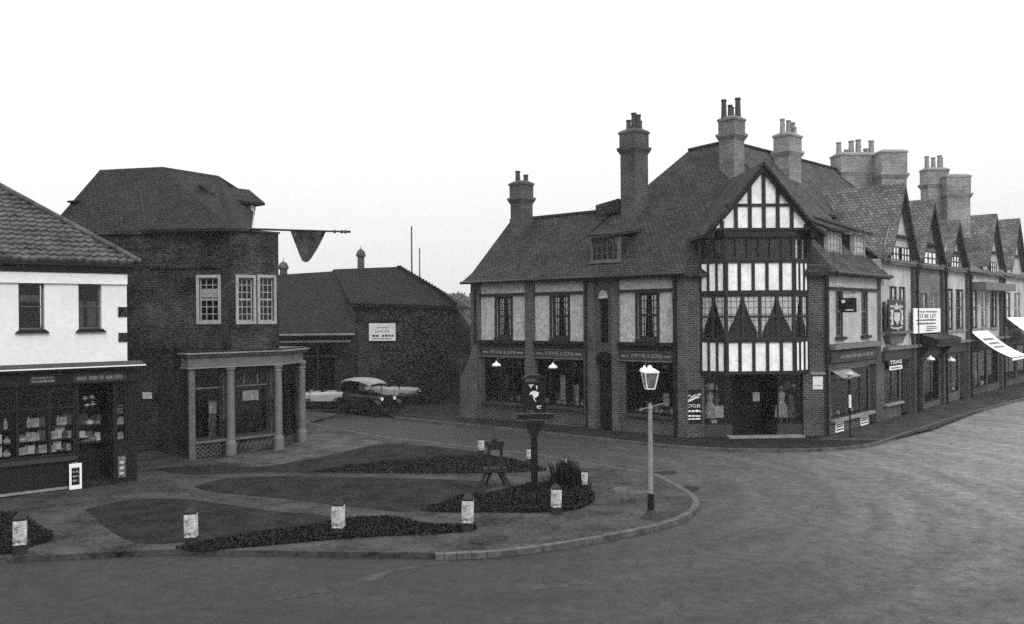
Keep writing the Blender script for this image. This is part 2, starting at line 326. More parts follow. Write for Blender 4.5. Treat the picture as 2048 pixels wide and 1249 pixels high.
for k in range(420):
    c = G(random.gauss(1138, 16), random.uniform(956, 982)); hh = random.uniform(.25, .8) * math.exp(-((c.x - 1.5) / .8) ** 2); a = random.uniform(0, 6.3); w = .02; t = Vector((math.cos(a), math.sin(a), 0)); le = t.cross(Vector((0, 0, 1))) * random.uniform(-.3, .3)
    b0_ = Vector((c.x, c.y, 0)); mb.poly([b0_ - t * w, b0_ + t * w, b0_ + le * .5 + Vector((0, 0, hh * .6)) + t * w, b0_ + le + Vector((0, 0, hh)), b0_ + le * .5 + Vector((0, 0, hh * .6)) - t * w])
tag(mb.build('spiky_plants', M['leaf'], org=(1.5, 24.5, 0)), 'taller spiky dark plants right of the village sign post', 'plants')
patch([(1140, 970), (1170, 950), (1180, 985)], 'soil_bed', M['soil'], z=.012)
hm = MB()
for i in range(40):
    x0, x1 = -260 + 14 * i, -260 + 14 * (i + 1)
    h0, h1 = [17 + 4 * math.sin(x * .013) + 1.5 * math.sin(x * .06) for x in (x0, x1)]
    hm.prism([(x0, 620, -2), (x1, 620, -2), (x1, 700, h1 * .9), (x0, 700, h0 * .9)], [(x0, 900, -2), (x1, 900, -2), (x1, 800, h1), (x0, 800, h0)])
tag(hm.build('hills', M['hill']), kind='structure')

# ------------------------------------------------------------------ building pieces
def wall_skin(mb, W, u0, u1, z0, z1, holes=(), depth=.3, n=0.0):
    us = sorted({u0, u1, *[min(max(h[i], u0), u1) for h in holes for i in (0, 1)]}); zs = sorted({z0, z1, *[min(max(h[i], z0), z1) for h in holes for i in (2, 3)]})
    for a, b in zip(us, us[1:]):
        for c, d in zip(zs, zs[1:]):
            mu, mz = (a + b) / 2, (c + d) / 2
            if any(h[0] < mu < h[1] and h[2] < mz < h[3] for h in holes): continue
            mb.poly([W.p(a, c, n), W.p(b, c, n), W.p(b, d, n), W.p(a, d, n)])
    for a, b, c, d in holes:
        for p, q in [((a, c), (b, c)), ((b, c), (b, d)), ((b, d), (a, d)), ((a, d), (a, c))]:
            mb.poly([W.p(p[0], p[1], n), W.p(q[0], q[1], n), W.p(q[0], q[1], n - depth), W.p(p[0], p[1], n - depth)])
    return mb
def window(par, W, h, cols=2, rows=4, frame='frame', n=-.06, bar=.025, edge=.06, meet=None, curtains=None, cm='curt', back=.3, sill=None, name='window', label=None):
    a, b, c, d = h; mb = MB()
    mb.box(W, a, a + edge, c, d, n - .05, n); mb.box(W, b - edge, b, c, d, n - .05, n)
    mb.box(W, a + edge, b - edge, c, c + edge, n - .05, n); mb.box(W, a + edge, b - edge, d - edge, d, n - .05, n)
    for i in range(1, cols): u = a + (b - a) * i / cols; mb.box(W, u - bar / 2, u + bar / 2, c + edge, d - edge, n - .035, n - .006)
    for i in range(1, rows): z = c + (d - c) * i / rows; mb.box(W, a + edge, b - edge, z - bar / 2, z + bar / 2, n - .033, n - .009)
    if meet is not None: z = c + (d - c) * meet; mb.box(W, a + edge, b - edge, z - .035, z + .035, n - .045, n + .005)
    o = mb.build(name, M[frame], par)
    if label: o['label'] = label
    MB().poly([W.p(a + .02, c + .02, n - .025), W.p(b - .02, c + .02, n - .025), W.p(b - .02, d - .02, n - .025), W.p(a + .02, d - .02, n - .025)]).build('pane', M['glass'], o)
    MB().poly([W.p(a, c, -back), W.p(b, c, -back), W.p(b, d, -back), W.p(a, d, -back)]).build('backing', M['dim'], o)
    w = b - a
    for cu in (curtains or []):
        MB().shape(W, [(a + w * x, c + (d - c) * y) for x, y in cu], n - .07, n - .055).build('curtain', M[cm], o)
    if sill: MB().box(W, a - .1, b + .1, c - .12, c, -.1, sill_n(sill)).build('sill', M[sill[0]], o)
    return o
def sill_n(s): return s[1]
SIDE = [[(.06, .05), (.24, .05), (.3, .95), (.06, .95)], [(.94, .05), (.76, .05), (.7, .95), (.94, .95)]]
def shopwin(par, W, h, mull=(), trans=None, depth=1.3, n=-.1, fm='shop', floor=None, name='shop_window', label=None, e=.08):
    a, b, c, d = h; mb = MB()
    mb.box(W, a, a + e, c, d, n - .06, n); mb.box(W, b - e, b, c, d, n - .06, n); mb.box(W, a + e, b - e, c, c + e, n - .06, n); mb.box(W, a + e, b - e, d - e, d, n - .06, n)
    for u in mull: mb.box(W, u - .035, u + .035, c + e, d - e, n - .05, n - .005)
    if trans: mb.box(W, a + e, b - e, trans - .03, trans + .03, n - .055, n + .008)
    o = mb.build(name, M[fm], par)
    if label: o['label'] = label
    MB().poly([W.p(a + .02, c + .02, n - .03), W.p(b - .02, c + .02, n - .03), W.p(b - .02, d - .02, n - .03), W.p(a + .02, d - .02, n - .03)]).build('pane', M['glass'], o)
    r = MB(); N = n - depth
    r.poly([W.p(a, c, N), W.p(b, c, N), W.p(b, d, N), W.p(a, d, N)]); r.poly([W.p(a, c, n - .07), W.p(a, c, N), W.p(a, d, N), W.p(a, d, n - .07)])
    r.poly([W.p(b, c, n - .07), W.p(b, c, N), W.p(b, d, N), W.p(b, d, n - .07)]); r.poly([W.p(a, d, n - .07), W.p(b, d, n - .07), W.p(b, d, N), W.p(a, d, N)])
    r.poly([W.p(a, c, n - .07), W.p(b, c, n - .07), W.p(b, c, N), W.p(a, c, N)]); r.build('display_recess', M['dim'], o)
    return o
def text(par, W, s, u, z, h, mt, n=.01, sx=1.0, slant=0, name='lettering', label=None, fit=None, rise=0):
    c = bpy.data.curves.new('lettering', 'FONT'); c.body = s; c.size = h * 1.35; c.extrude = .006; c.align_x = 'CENTER'; c.align_y = 'CENTER'; c.shear = slant
    t = bpy.data.objects.new('tmp', c); col.objects.link(t); bpy.context.view_layer.update()
    me = bpy.data.meshes.new_from_object(t.evaluated_get(bpy.context.evaluated_depsgraph_get())); bpy.data.objects.remove(t)
    xs = [v.co.x for v in me.vertices]; w = max(xs) - min(xs); k = (fit / w) if fit else sx
    o_ = ORG[par.name] if par else Vector((0, 0, 0))
    for v in me.vertices:
        x, y, q = v.co; v.co = W.p(u + x * k, z + y + x * k * rise, n + q) - o_
    me.materials.clear(); me.materials.append(M[mt]); ob = bpy.data.objects.new(name, me); col.objects.link(ob); ob.parent = par; ORG[ob.name] = o_
    if label: ob['label'] = label
    return ob
def bars(par, W, u0, u1, z, h, mt, n=.012, breaks=5, name='small_print'):
    mb = MB(); u = u0
    while u < u1 - .01:
        w = min(random.uniform(.35, 1.6) * (u1 - u0) / breaks, u1 - u); mb.box(W, u, u + w, z, z + h * random.uniform(.75, 1), n - .004, n); u += w + h * .45
    return mb.build(name, M[mt], par)
def chimney(par, px, Y, w, z0, z1, zb, pots, stackm='stack', potm='potd', rot=.7, dep=1.0, label=None, flare=.12, seg=None):
    """stack with a corbelled band at zb and a stepped cap; pots = [(offset, height, radius)] along its long side"""
    X = ray(px, 400)[0] * Y; hw = w / 2; hd = hw * dep; mb = MB()
    def ring(z, k): return [(X + x * math.cos(rot) - y * math.sin(rot), Y + x * math.sin(rot) + y * math.cos(rot), z) for x, y in [(-hw - k, -hd - k), (hw + k, -hd - k), (hw + k, hd + k), (-hw - k, hd + k)]]
    prof = [(z0, 0), (zb - .25, 0), (zb - .02, flare), (zb + .08, flare), (zb + .1, .03), (z1 - .16, .03), (z1 - .14, .07), (z1 - .04, .07), (z1 + .08, -.12)]
    rs = [ring(z, k) for z, k in prof]
    for a, b in zip(rs, rs[1:]):
        for i in range(4): j = (i + 1) % 4; mb.poly([a[i], a[j], b[j], b[i]])
    mb.poly(rs[-1]); o = mb.build('chimney', M[stackm], par)
    if label: o['label'] = label
    for x, y, h, r in pots:
        c = (X + x * math.cos(rot) - y * math.sin(rot), Y + x * math.sin(rot) + y * math.cos(rot), z1)
        MB().lathe(c, [(r * 1.1, 0), (r, .12), (r * .85, h - .1), (r * 1.02, h - .08), (r * 1.02, h), (r * .7, h), (r * .65, h - .2)], 12).build('pot', M[potm], o, smooth=False)
    return o
def dormer(par, W, u0, u1, z0, z1, n, depth, cols=4, rows=3, tm='tile', wm='timber', cm='curt', fm='frame', over=.12, rise=.25):
    V = W.off(n); o = MB(); o.box(V, u0, u1, z0, z1, -depth, -.2); d = o.build('dormer', M[wm], par)
    fr = window_flat(d, V, (u0, u1, z0, z1), cols, rows, fm, cm)
    r = MB(); r.prism([V.p(u0 - over, z1, .25), V.p(u1 + over, z1, .25), V.p(u1 + over, z1 + .12, .25), V.p(u0 - over, z1 + .12, .25)],
                      [V.p(u0 - over, z1 + rise, -depth), V.p(u1 + over, z1 + rise, -depth), V.p(u1 + over, z1 + rise + .12, -depth), V.p(u0 - over, z1 + rise + .12, -depth)])
    r.build('dormer_roof', M[tm], d); return d
def window_flat(par, V, h, cols, rows, fm, cm):
    a, b, c, d = h; mb = MB(); e = .07
    mb.box(V, a, a + e, c, d, -.2, 0); mb.box(V, b - e, b, c, d, -.2, 0); mb.box(V, a + e, b - e, c, c + e, -.2, 0); mb.box(V, a + e, b - e, d - e, d, -.2, 0)
    for i in range(1, cols): u = a + (b - a) * i / cols; mb.box(V, u - .015, u + .015, c + e, d - e, -.05, -.02)
    for i in range(1, rows): z = c + (d - c) * i / rows; mb.box(V, a + e, b - e, z - .012, z + .012, -.048, -.022)
    mb.box(V, a - .1, b + .1, c - .08, c - .005, -.2, .06)
    mb.build('window_frame', M[fm], par)
    MB().poly([V.p(a + e, c + e, -.08), V.p(b - e, c + e, -.08), V.p(b - e, d - e, -.08), V.p(a + e, d - e, -.08)]).build('curtain', M[cm], par)
    MB().poly([V.p(a + e, c + e, -.055), V.p(b - e, c + e, -.055), V.p(b - e, d - e, -.055), V.p(a + e, d - e, -.055)]).build('pane', M['glass'], par)
def pipe(par, W, u, z0, z1, r=.05, n=.1, mt='black', name='drainpipe'):
    mb = MB(); mb.tube(W.p(u, z0, n), W.p(u, z1, n), r, seg=8); mb.tube(W.p(u, z1 - .3, n), W.p(u, z1, n), r * 1.8, seg=8)
    for k in range(3): z = z0 + (z1 - z0) * (k + .5) / 3; mb.tube(W.p(u, z, n), W.p(u, z + .08, n), r * 1.35, seg=8)
    return mb.build(name, M[mt], par)
# ------------------------------------------------------------------ the corner building: side street front, canted corner, high street front
dm = Vector((-.7554, .6553)); Mw = Wall(C2 + dm * 12.0, C2); Cw = Wall(C2, C1); ML = 12.0
cb = thing('corner_building', 'long brick and plaster corner building with a black and white timbered bay', 'building', (C2.x, C2.y, 0))
EZ = 6.75
# side street front
w1 = (*[Mw.u(x, 640) for x in (995, 1023)], 3.97, 5.93); w2 = (*[Mw.u(x, 640) for x in (1105, 1137)], 3.97, 5.93); w3 = (*[Mw.u(x, 640) for x in (1277, 1315)], 3.97, 5.93)
s1 = (Mw.u(968), Mw.u(1049), .85, 3.02); s2 = (Mw.u(1073), Mw.u(1167), .85, 3.02); s3 = (Mw.u(1250), Mw.u(1347), .78, 3.02)
aw = (Mw.u(1198), Mw.u(1217), 3.75, 5.9); ad = (Mw.u(1192), Mw.u(1225), 0, 3.0)
mb = MB()
wall_skin(mb, Mw, 0, ML, 0, EZ + .2, [w1, w2, w3, s1, s2, s3, aw, ad], .35); mb.build('wall', M['brick'], cb)
for (a, b, w) in [(963, 1052, w1), (1071, 1169, w2), (1240, 1348, w3)]:
    ua, ub = Mw.u(a, 640), Mw.u(b, 640); mb = MB()
    W2 = Mw.off(.03); wall_skin(mb, W2, ua, ub, 3.84, EZ, [w], .03)
    for e in (ua, ub): mb.poly([Mw.p(e, 3.84, 0), Mw.p(e, 3.84, .03), Mw.p(e, EZ, .03), Mw.p(e, EZ, 0)])
    mb.build('plaster_panel', M['rough'], cb)
    mb = MB(); mb.box(Mw, ua - .05, ub + .05, 5.95, 6.07, 0.005, .12); mb.build('string_course', M['timber'], cb)
    mb = MB(); mb.box(Mw, ua - .02, ub + .02, 3.70, 3.83, .005, .26); mb.box(Mw, ua + .02, ub - .02, 3.48, 3.69, .005, .14); mb.build('cornice', M['shop'], cb)
    mb = MB(); mb.box(Mw, ua + .02, ub - .02, 3.08, 3.44, .005, .09); f = mb.build('fascia', M['fascia'], cb)
    mb = MB(); mb.box(Mw, ua + .02, ub - .02, 3.44, 3.475, .005, .12); mb.box(Mw, ua + .02, ub - .02, 3.03, 3.07, .005, .12); mb.build('moulding', M['gfas'], f)
    text(f, Mw, 'MAYNE & SONS', (ua + ub) / 2 + .05, 3.26, .19, 'letter', n=.095, fit=(ub - ua) * .56)
    bars(f, Mw, ua + .12, ua + .12 + (ub - ua) * .14, 3.22, .08, 'letter', n=.1, breaks=3); bars(f, Mw, ub - .1 - (ub - ua) * .13, ub - .1, 3.22, .08, 'letter', n=.1, breaks=3)
for w in (w1, w2, w3):
    window(cb, Mw, w, 4, 6, meet=.52, edge=.09, curtains=[[(.12, .06), (.3, .06), (.36, .94), (.12, .94)], [(.7, .06), (.88, .06), (.88, .94), (.64, .94)]], sill=('timber', .16), n=-.05)
    mb = MB(); mb.box(Mw, w[0] - .12, w[0] + .0, w[2], w[3], .035, .07); mb.box(Mw, w[1], w[1] + .12, w[2], w[3], .035, .07); mb.build('window_surround', M['timber'], cb)
window(cb, Mw, aw, 2, 5, n=-.15)
mb = MB(); mb.shape(Mw, [(aw[0] + (aw[1] - aw[0]) * (.5 - .5 * math.cos(t)), 5.72 + .36 * math.sin(t)) for t in [k * math.pi / 12 for k in range(13)]], .004, .03); mb.build('arch_head', M['rough'], cb)
mb = MB()                                                       # arched door recess closed by a dark door under a brick arch
mb.shape(Mw, [(ad[0] + (ad[1] - ad[0]) * (.5 - .5 * math.cos(t)), 3.0 + .42 * math.sin(t)) for t in [k * math.pi / 14 for k in range(15)]], .004, .02); mb.build('door_arch', M['black'], cb)
mb = MB(); mb.box(Mw, ad[0], ad[1], 0, 3.0, -.36, -.3)
for k in range(3):
    for q in range(2): u = ad[0] + .1 + q * (ad[1] - ad[0] - .15) / 2; mb.box(Mw, u, u + (ad[1] - ad[0]) / 2 - .16, .3 + k * .85, 1.0 + k * .85, -.3, -.27)
dr = mb.build('door', M['shop'], cb); MB().lathe(Mw.p(ad[1] - .15, 1.1, -.25), [(.03, -.03), (.04, 0), (.03, .03)], 8).build('handle', M['metal'], dr)
for (h, mull, tr, lab) in [(s1, (Mw.u(1000), Mw.u(1024)), 2.55, None), (s2, (Mw.u(1098), Mw.u(1142)), 2.55, None), (s3, (), 2.6, None)]:
    shopwin(cb, Mw, h, mull, tr, 1.3, n=-.06)
    MB().box(Mw, h[0] - .04, h[1] + .04, h[2] - .1, h[2], 0, .14).build('shop_sill', M['fascia'], cb)
for a, b in [(945, 962), (1053, 1070), (1170, 1191), (1226, 1239), (1358, 1377)]:
    mb = MB(); mb.box(Mw, Mw.u(a, 640), Mw.u(b, 640), 0, EZ, .004, .13); mb.build('pier', M['pierb'], cb)
pipe(cb, Mw, Mw.u(1353), 0, EZ - .1, r=.065, n=.16); pipe(cb, Mw, Mw.u(956), 0, EZ - .1, r=.05, n=.2); pipe(cb, Mw, Mw.u(1177), 0, EZ - .1, r=.05, n=.2)
# left gable end and back walls
ML_in = -Mw.n
def Mp(s, u, z): q = Mw.A + Mw.d * u - Mw.n * s; return Vector((q.x, q.y, z))
mb = MB(); mb.poly([Mp(0, 0, 0), Mp(0, 0, EZ), Mp(3.2, 0, EZ + 3.2), Mp(6.4, 0, EZ), Mp(6.4, 0, 0)]); mb.build('wall', M['brick'], cb)
mb = MB(); mb.poly([Mp(6.4, 0, 0), Mp(6.4, 6, 0), Mp(6.4, 6, EZ), Mp(6.4, 0, EZ)]); mb.build('wall', M['brick'], cb)
# canted corner
PB = .78; Cf = Cw.off(PB)
ul, ur, fl, fr = Cw.u(1401), Cw.u(1617), Cf.u(1452), Cf.u(1590)
g0, g1 = Cw.u(1408), Cw.u(1606)
mb = MB(); wall_skin(mb, Cw, 0, Cw.L, 0, 7.0, [(g0, g1, .0, 2.66)], .3); mb.build('wall', M['brick'], cb)
bay = MB(); 
WL = Wall(Cw.p(ul, 0, 0), Cf.p(fl, 0, 0)); WF = Wall(Cf.p(fl, 0), Cf.p(fr, 0)); WR = Wall(Cf.p(fr, 0), Cw.p(ur, 0, 0))
levels = [(2.72, 3.86), (5.93, 7.02)]; wins = [(3.98, 5.75), (7.14, 8.05)]
faces = [(WL, 3), (WF, 5), (WR, 3)]
for W, k in faces: a, b = levels[0]; bay.poly([W.p(0, a), W.p(W.L, a), W.p(W.L, b), W.p(0, b)])
bayo = bay.build('bay_window', M['plast'], cb); bay = MB()
for W, k in faces: a, b = levels[1]; bay.poly([W.p(0, a), W.p(W.L, a), W.p(W.L, b), W.p(0, b)])
bay.build('upper_panel', M['plast'], bayo)
mb = MB(); loop = [Cw.p(ul, 0, -.05), Cf.p(fl, 0), Cf.p(fr, 0), Cw.p(ur, 0, -.05)]
for z, t, k in [(2.6, .12, .1), (3.86, .12, .06), (5.75, .18, .05), (7.02, .12, .05), (8.05, .25, .1)]:
    lp = [Cw.p(ul - k, 0, -.05), Cf.p(fl - k * .6, 0, k), Cf.p(fr + k * .6, 0, k), Cw.p(ur + k, 0, -.05)]
    mb.prism([Vector((p.x, p.y, z)) for p in lp], [Vector((p.x, p.y, z + t)) for p in lp])
mb.build('beam', M['timber'], bayo)
for a, b in levels:
    mb = MB()
    for W, k in faces:
        ps = .125 if k == 5 else .1
        for i in range(k + 1):
            u = W.L * i / k; wd = ps if 0 < i < k else ps * 1.1
            u0 = max(0, u - wd / 2) if i else 0; u1 = min(W.L, u + wd / 2)
            if i == 0: u1 = wd * .75
            if i == k: u0 = W.L - wd * .75
            mb.box(W, u0, u1, a - .001, b + .001, .002, .045)
    mb.build('studs', M['timber'], bayo)
for W, k in faces:
    for wi, (a, b) in enumerate(wins):
        q = (4 if wi == 0 else 6) if k == 5 else 2; e = .09 if k == 5 else .07; mb = MB(); n = -.02
        for i in range(q + 1):
            u = W.L * i / q; hw = .05 if 0 < i < q else e; mb.box(W, max(0, u - hw), min(W.L, u + hw), a, b, -.1, .015)
        mb.box(W, e, W.L - e, a, a + .07, -.1, .012); mb.box(W, e, W.L - e, b - .06, b, -.1, .012)
        if wi == 0: mb.box(W, e, W.L - e, 4.86, 4.93, -.1, .02)
        ny = 7 if wi == 0 else 4; nx = q * 3
        for i in range(1, nx): u = W.L * i / nx; mb.box(W, u - .007, u + .007, a + .07, b - .06, -.055, -.045)
        for i in range(1, ny): z = a + (b - a) * i / ny; mb.box(W, e, W.L - e, z - .006, z + .006, -.056, -.044)
        mb.build('window', M['frame'], bayo)
        MB().poly([W.p(.02, a, -.06), W.p(W.L - .02, a, -.06), W.p(W.L - .02, b, -.06), W.p(.02, b, -.06)]).build('pane', M['glass'], bayo)
        if wi == 0:
            for i in range(q):
                u0, u1 = W.L * i / q + .06, W.L * (i + 1) / q - .06; left = (i % 2 == 0)
                if k == 5: x0, x1 = (u0, u1) if left else (u1, u0)
                else: x0, x1 = (u0, u1) if left else (u1, u0)
                mb = MB(); N = 8; prev = None
                for j in range(N + 1):                                   # a tied drape: full at the rod, gathered at the jamb
                    t = j / N; z = b - .07 - (b - a - .15) * t; wdt = 1 - .93 * min(1, t / .85) ** 1.5
                    row = [W.p(x0 + (x1 - x0) * wdt * s, z, -.075 + .012 * math.sin(s * 16)) for s in [c / 10 for c in range(11)]]
                    if prev:
                        for c in range(10): mb.poly([prev[c], prev[c + 1], row[c + 1], row[c]])
                    prev = row
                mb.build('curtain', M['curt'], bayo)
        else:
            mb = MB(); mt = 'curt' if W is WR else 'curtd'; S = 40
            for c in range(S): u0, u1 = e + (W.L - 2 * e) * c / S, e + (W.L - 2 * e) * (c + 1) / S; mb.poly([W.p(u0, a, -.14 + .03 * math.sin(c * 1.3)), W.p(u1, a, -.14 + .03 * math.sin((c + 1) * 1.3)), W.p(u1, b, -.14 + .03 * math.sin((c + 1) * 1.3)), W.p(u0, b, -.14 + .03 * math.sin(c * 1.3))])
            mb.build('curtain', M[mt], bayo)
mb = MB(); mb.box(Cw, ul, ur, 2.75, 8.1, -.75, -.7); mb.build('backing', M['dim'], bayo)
mb = MB(); mb.prism([Vector((p.x, p.y, 2.66)) for p in loop], [Vector((p.x, p.y, 2.6)) for p in loop]); mb.build('soffit', M['timber'], bayo)
# gable over the bay
gc = Cf.u(1523, 340); gz = 8.3
def prof(x): return [(-2.75, 8.02), (-2.35, 8.28), (-1.75, 9.0), (-.9, 10.05), (0, 11.15)]
half = [(0, 11.0), (.8, 9.98), (1.5, 9.1), (2.0, 8.52), (2.45, 8.16)]
Lp = [(gc - x, z) for x, z in reversed(half)] + [(gc + x, z) for x, z in half[1:]]
gw = MB(); gw.poly([Cf.p(u, z, .06) for u, z in [(gc - 1.95, 8.3), (gc + 1.95, 8.3), (gc + 1.4, 9.0), (gc + .8, 9.75), (gc, 10.75), (gc - .8, 9.75), (gc - 1.4, 9.0)]]); gb = gw.build('gable', M['plast'], cb)
mb = MB(); mb.box(Cf, gc - 1.95, gc + 1.95, 8.3, 8.4, .065, .14)
mb.box(Cf, gc - 1.5, gc + 1.5, 9.25, 9.36, .065, .115)
for k in range(-3, 4):
    u = gc + .05 + k * .56; top = 10.75 - abs(u - gc) * 1.27
    if top > 8.5: mb.box(Cf, u - .07, u + .07, 8.4, 9.25 if top > 9.3 else top, .065, .12)
    if top > 9.5: mb.box(Cf, u - .07, u + .07, 9.36, top, .065, .12)
for s in (-1, 1):
    mb.shape(Cf, [(gc, 10.62), (gc + s * .8, 9.62), (gc + s * 1.5, 8.82), (gc + s * 2.1, 8.28), (gc + s * 2.3, 8.3), (gc + s * 1.6, 9.05), (gc + s * .85, 9.9), (gc, 10.9)], .13, .2)
mb.build('timber_framing', M['timber'], gb)
mb = MB(); DB = 6.5
for s in (-1, 1):
    for (x0, z0), (x1, z1) in zip(half, half[1:]):
        mb.prism([Cf.p(gc + s * x0, z0, .36), Cf.p(gc + s * x1, z1, .36), Cf.p(gc + s * x1, z1, -DB), Cf.p(gc + s * x0, z0, -DB)],
                 [Cf.p(gc + s * x0, z0 - .13, .36), Cf.p(gc + s * x1, z1 - .13, .36), Cf.p(gc + s * x1, z1 - .13, -DB), Cf.p(gc + s * x0, z0 - .13, -DB)])
mb.build('gable_roof', M['tile'], cb)
for s in (-1, 1): MB().shape(Cf, [(gc + s * 1.95, 8.3), (gc + s * 2.3, 8.3), (gc + s * 2.3, 8.02), (gc + s * 1.95, 8.02)], -.9, .14).build('bracket', M['timber'], cb)
for s, u in ((-1, ul - .02), (1, ur + .02)):                          # attic cheeks beside the bay
    mb = MB(); mb.prism([Cf.p(gc + s * 2.3, 7.0, -PB + .0), Cf.p(gc + s * 2.3, 8.1, -PB), Cf.p(gc + s * 1.6, 8.1, -PB), Cf.p(gc + s * 1.6, 7.0, -PB)], [Cf.p(gc + s * 2.3, 7.0, -PB - .3), Cf.p(gc + s * 2.3, 8.1, -PB - .3), Cf.p(gc + s * 1.6, 8.1, -PB - .3), Cf.p(gc + s * 1.6, 7.0, -PB - .3)]); mb.build('cheek', M['timber'], cb)
# shop entrance under the bay: two glazed displays either side of a deep lobby
a1, a2 = Cw.u(1466, 800), Cw.u(1556, 800); mb = MB()
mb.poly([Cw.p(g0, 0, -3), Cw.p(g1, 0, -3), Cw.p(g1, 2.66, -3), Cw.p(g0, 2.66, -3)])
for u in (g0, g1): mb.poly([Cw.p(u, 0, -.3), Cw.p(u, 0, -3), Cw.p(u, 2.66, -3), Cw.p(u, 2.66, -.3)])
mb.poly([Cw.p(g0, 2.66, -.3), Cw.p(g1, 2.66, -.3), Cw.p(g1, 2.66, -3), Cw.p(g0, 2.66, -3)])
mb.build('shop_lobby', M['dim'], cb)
for x0, x1, lab in ((g0, a1, 'left'), (a2, g1, 'right')):
    mb = MB(); mb.box(Cw, x0, x1, 0, .5, -1.7, -.1); o = mb.build('stall_riser', M['fascia'], cb)
    mb = MB(); mb.box(Cw, x0, x0 + .06, .5, 2.62, -.16, -.1); mb.box(Cw, x1 - .06, x1, .5, 2.62, -.16, -.1); mb.box(Cw, x0 + .06, x1 - .06, 2.3, 2.36, -.16, -.1); mb.box(Cw, x0 + .06, x1 - .06, .5, .56, -.16, -.1)
    o = mb.build('shop_window', M['shop'], cb); MB().poly([Cw.p(x0 + .03, .5, -.13), Cw.p(x1 - .03, .5, -.13), Cw.p(x1 - .03, 2.62, -.13), Cw.p(x0 + .03, 2.62, -.13)]).build('pane', M['glass'], o)
mb = MB(); mb.box(Cw, (a1 + a2) / 2 - .75, (a1 + a2) / 2 - .01, .02, 2.2, -1.86, -1.8); mb.box(Cw, (a1 + a2) / 2 + .01, (a1 + a2) / 2 + .75, .02, 2.2, -1.86, -1.8)
mb.box(Cw, (a1 + a2) / 2 - .65, (a1 + a2) / 2 - .1, .15, .7, -1.8, -1.77); mb.box(Cw, (a1 + a2) / 2 + .1, (a1 + a2) / 2 + .65, .15, .7, -1.8, -1.77)
d = mb.build('double_door', M['shop'], cb)
nb = MB(); nb.box(Cw, Cw.u(1521, 812), Cw.u(1535, 812), 1.35, 1.72, -1.0, -.98); tag(nb.build('notice', M['paper'], org=Cw.p(2.9, 1.3, -1)), 'small white printed notice hanging in the dark corner shop doorway', 'notice')
MB().box(Cw, g0 + .9, g1 - .1, -.0, .06, -.1, .45).build('doorstep', M['stone'], cb)
pipe(cb, Cw, Cw.L - .06, 0, 6.7, r=.06, n=.1)
# high street front, first bay, down to the party pier
U1 = R.u(1753); rw1 = (R.u(1670, 630), R.u(1685, 630), 4.0, 5.93); rw2 = (R.u(1721, 630), R.u(1735, 630), 4.0, 5.93); rs = (R.u(1661), R.u(1737), .62, 2.62); rd = (R.u(1739), R.u(1752), 0, 2.7)
UE = R.u(1762)
mb = MB(); wall_skin(mb, R, 0, UE, 0, 6.9, [rw1, rw2, rs, rd], .35); mb.build('wall', M['pierb'], cb)
mb = MB(); W2 = R.off(.03); wall_skin(mb, W2, .12, U1, 3.72, 6.85, [rw1, rw2], .03); mb.build('plaster_panel', M['roughr'], cb)
MB().box(R, .1, U1, 5.96, 6.07, .005, .13).build('string_course', M['timber'], cb)
for w in (rw1, rw2):
    window(cb, R, w, 3, 5, meet=.55, edge=.07, curtains=[[(.1, .4), (.45, .4), (.45, .95), (.1, .95)]], sill=('timber', .16), frame='metal')
mb = MB(); mb.box(R, .12, U1, 3.5, 3.7, .035, .3); mb.build('cornice', M['gfas'], cb)
mb = MB(); mb.box(R, .12, U1, 2.95, 3.4, .035, .12); f = mb.build('fascia', M['fascia'], cb); bars(f, R, 1.0, 4.9, 3.1, .17, 'gfas', n=.135, breaks=9, name='lettering')
shopwin(cb, R, rs, (R.u(1700), R.u(1720)), 2.2, 1.2, n=-.02)
MB().box(R, rs[0] - .1, rs[1] + .3, .5, .61, 0, .2).build('shop_sill', M['stone'], cb)
MB().box(R, rd[0], rd[1], 0, 2.7, -.34, -.28).build('door', M['shop'], cb)
mb = MB(); q = R.off(.02); mb.prism([q.p(R.u(1661), 2.62, .04), q.p(R.u(1697), 2.62, .04), q.p(R.u(1697), 2.35, .5), q.p(R.u(1661), 2.35, .5)], [q.p(R.u(1661), 2.6, .04), q.p(R.u(1697), 2.6, .04), q.p(R.u(1697), 2.33, .5), q.p(R.u(1661), 2.33, .5)])
tag(mb.build('shop_blind', M['hood'], org=R.p(1, 2.4, .2)), 'short half lowered canvas blind above the high street shop window beside the brick corner', 'blind')
# main roof
V0 = C2 + Vector((.7554, -.6553)) * 4.18                            # where both street fronts would meet
Rb = Vector((10.3, 42.2, 13.15)); OV = .35
def Mq(uo, s, z): q = V0 + dm * (uo + 4.18) + Vector((.6553, .7554)) * s; return Vector((q.x, q.y, z))   # uo measured left from the cant
zs = EZ - .1
rl = Vector((Rb.x - .7554 * 2.1, Rb.y + .6553 * 2.1, 13.0))
C2e = Mq(0, -OV, zs); C1e = R.p(0, zs, OV); cE = R.p(UE + .4, zs, OV)
rdir = Vector((.6553, .7554, 0)); rend = Rb + rdir * 16.5; rend.z = 13.5
lowr = [Mq(12.35, -OV, zs), Mq(7.7, -OV, zs), Mq(5.85, 3.2, 9.95), Mq(12.25, 3.2, 9.95)]
mb = MB()
mb.slab([Mq(7.7, -OV, zs), C2e, Rb, rl]); 
sR = (Rb - V0.to_3d()).dot(Vector((-R.n.x, -R.n.y, 0))); rz = lambda s, u=0: zs + (s + OV) * (13.3 - zs) / (sR + OV)
def rdg(u): t = (R.p(u, 0) - Rb).dot(rdir); q = Rb + rdir * t; q.z = Rb.z + (rend.z - Rb.z) * t / 16.5; return q
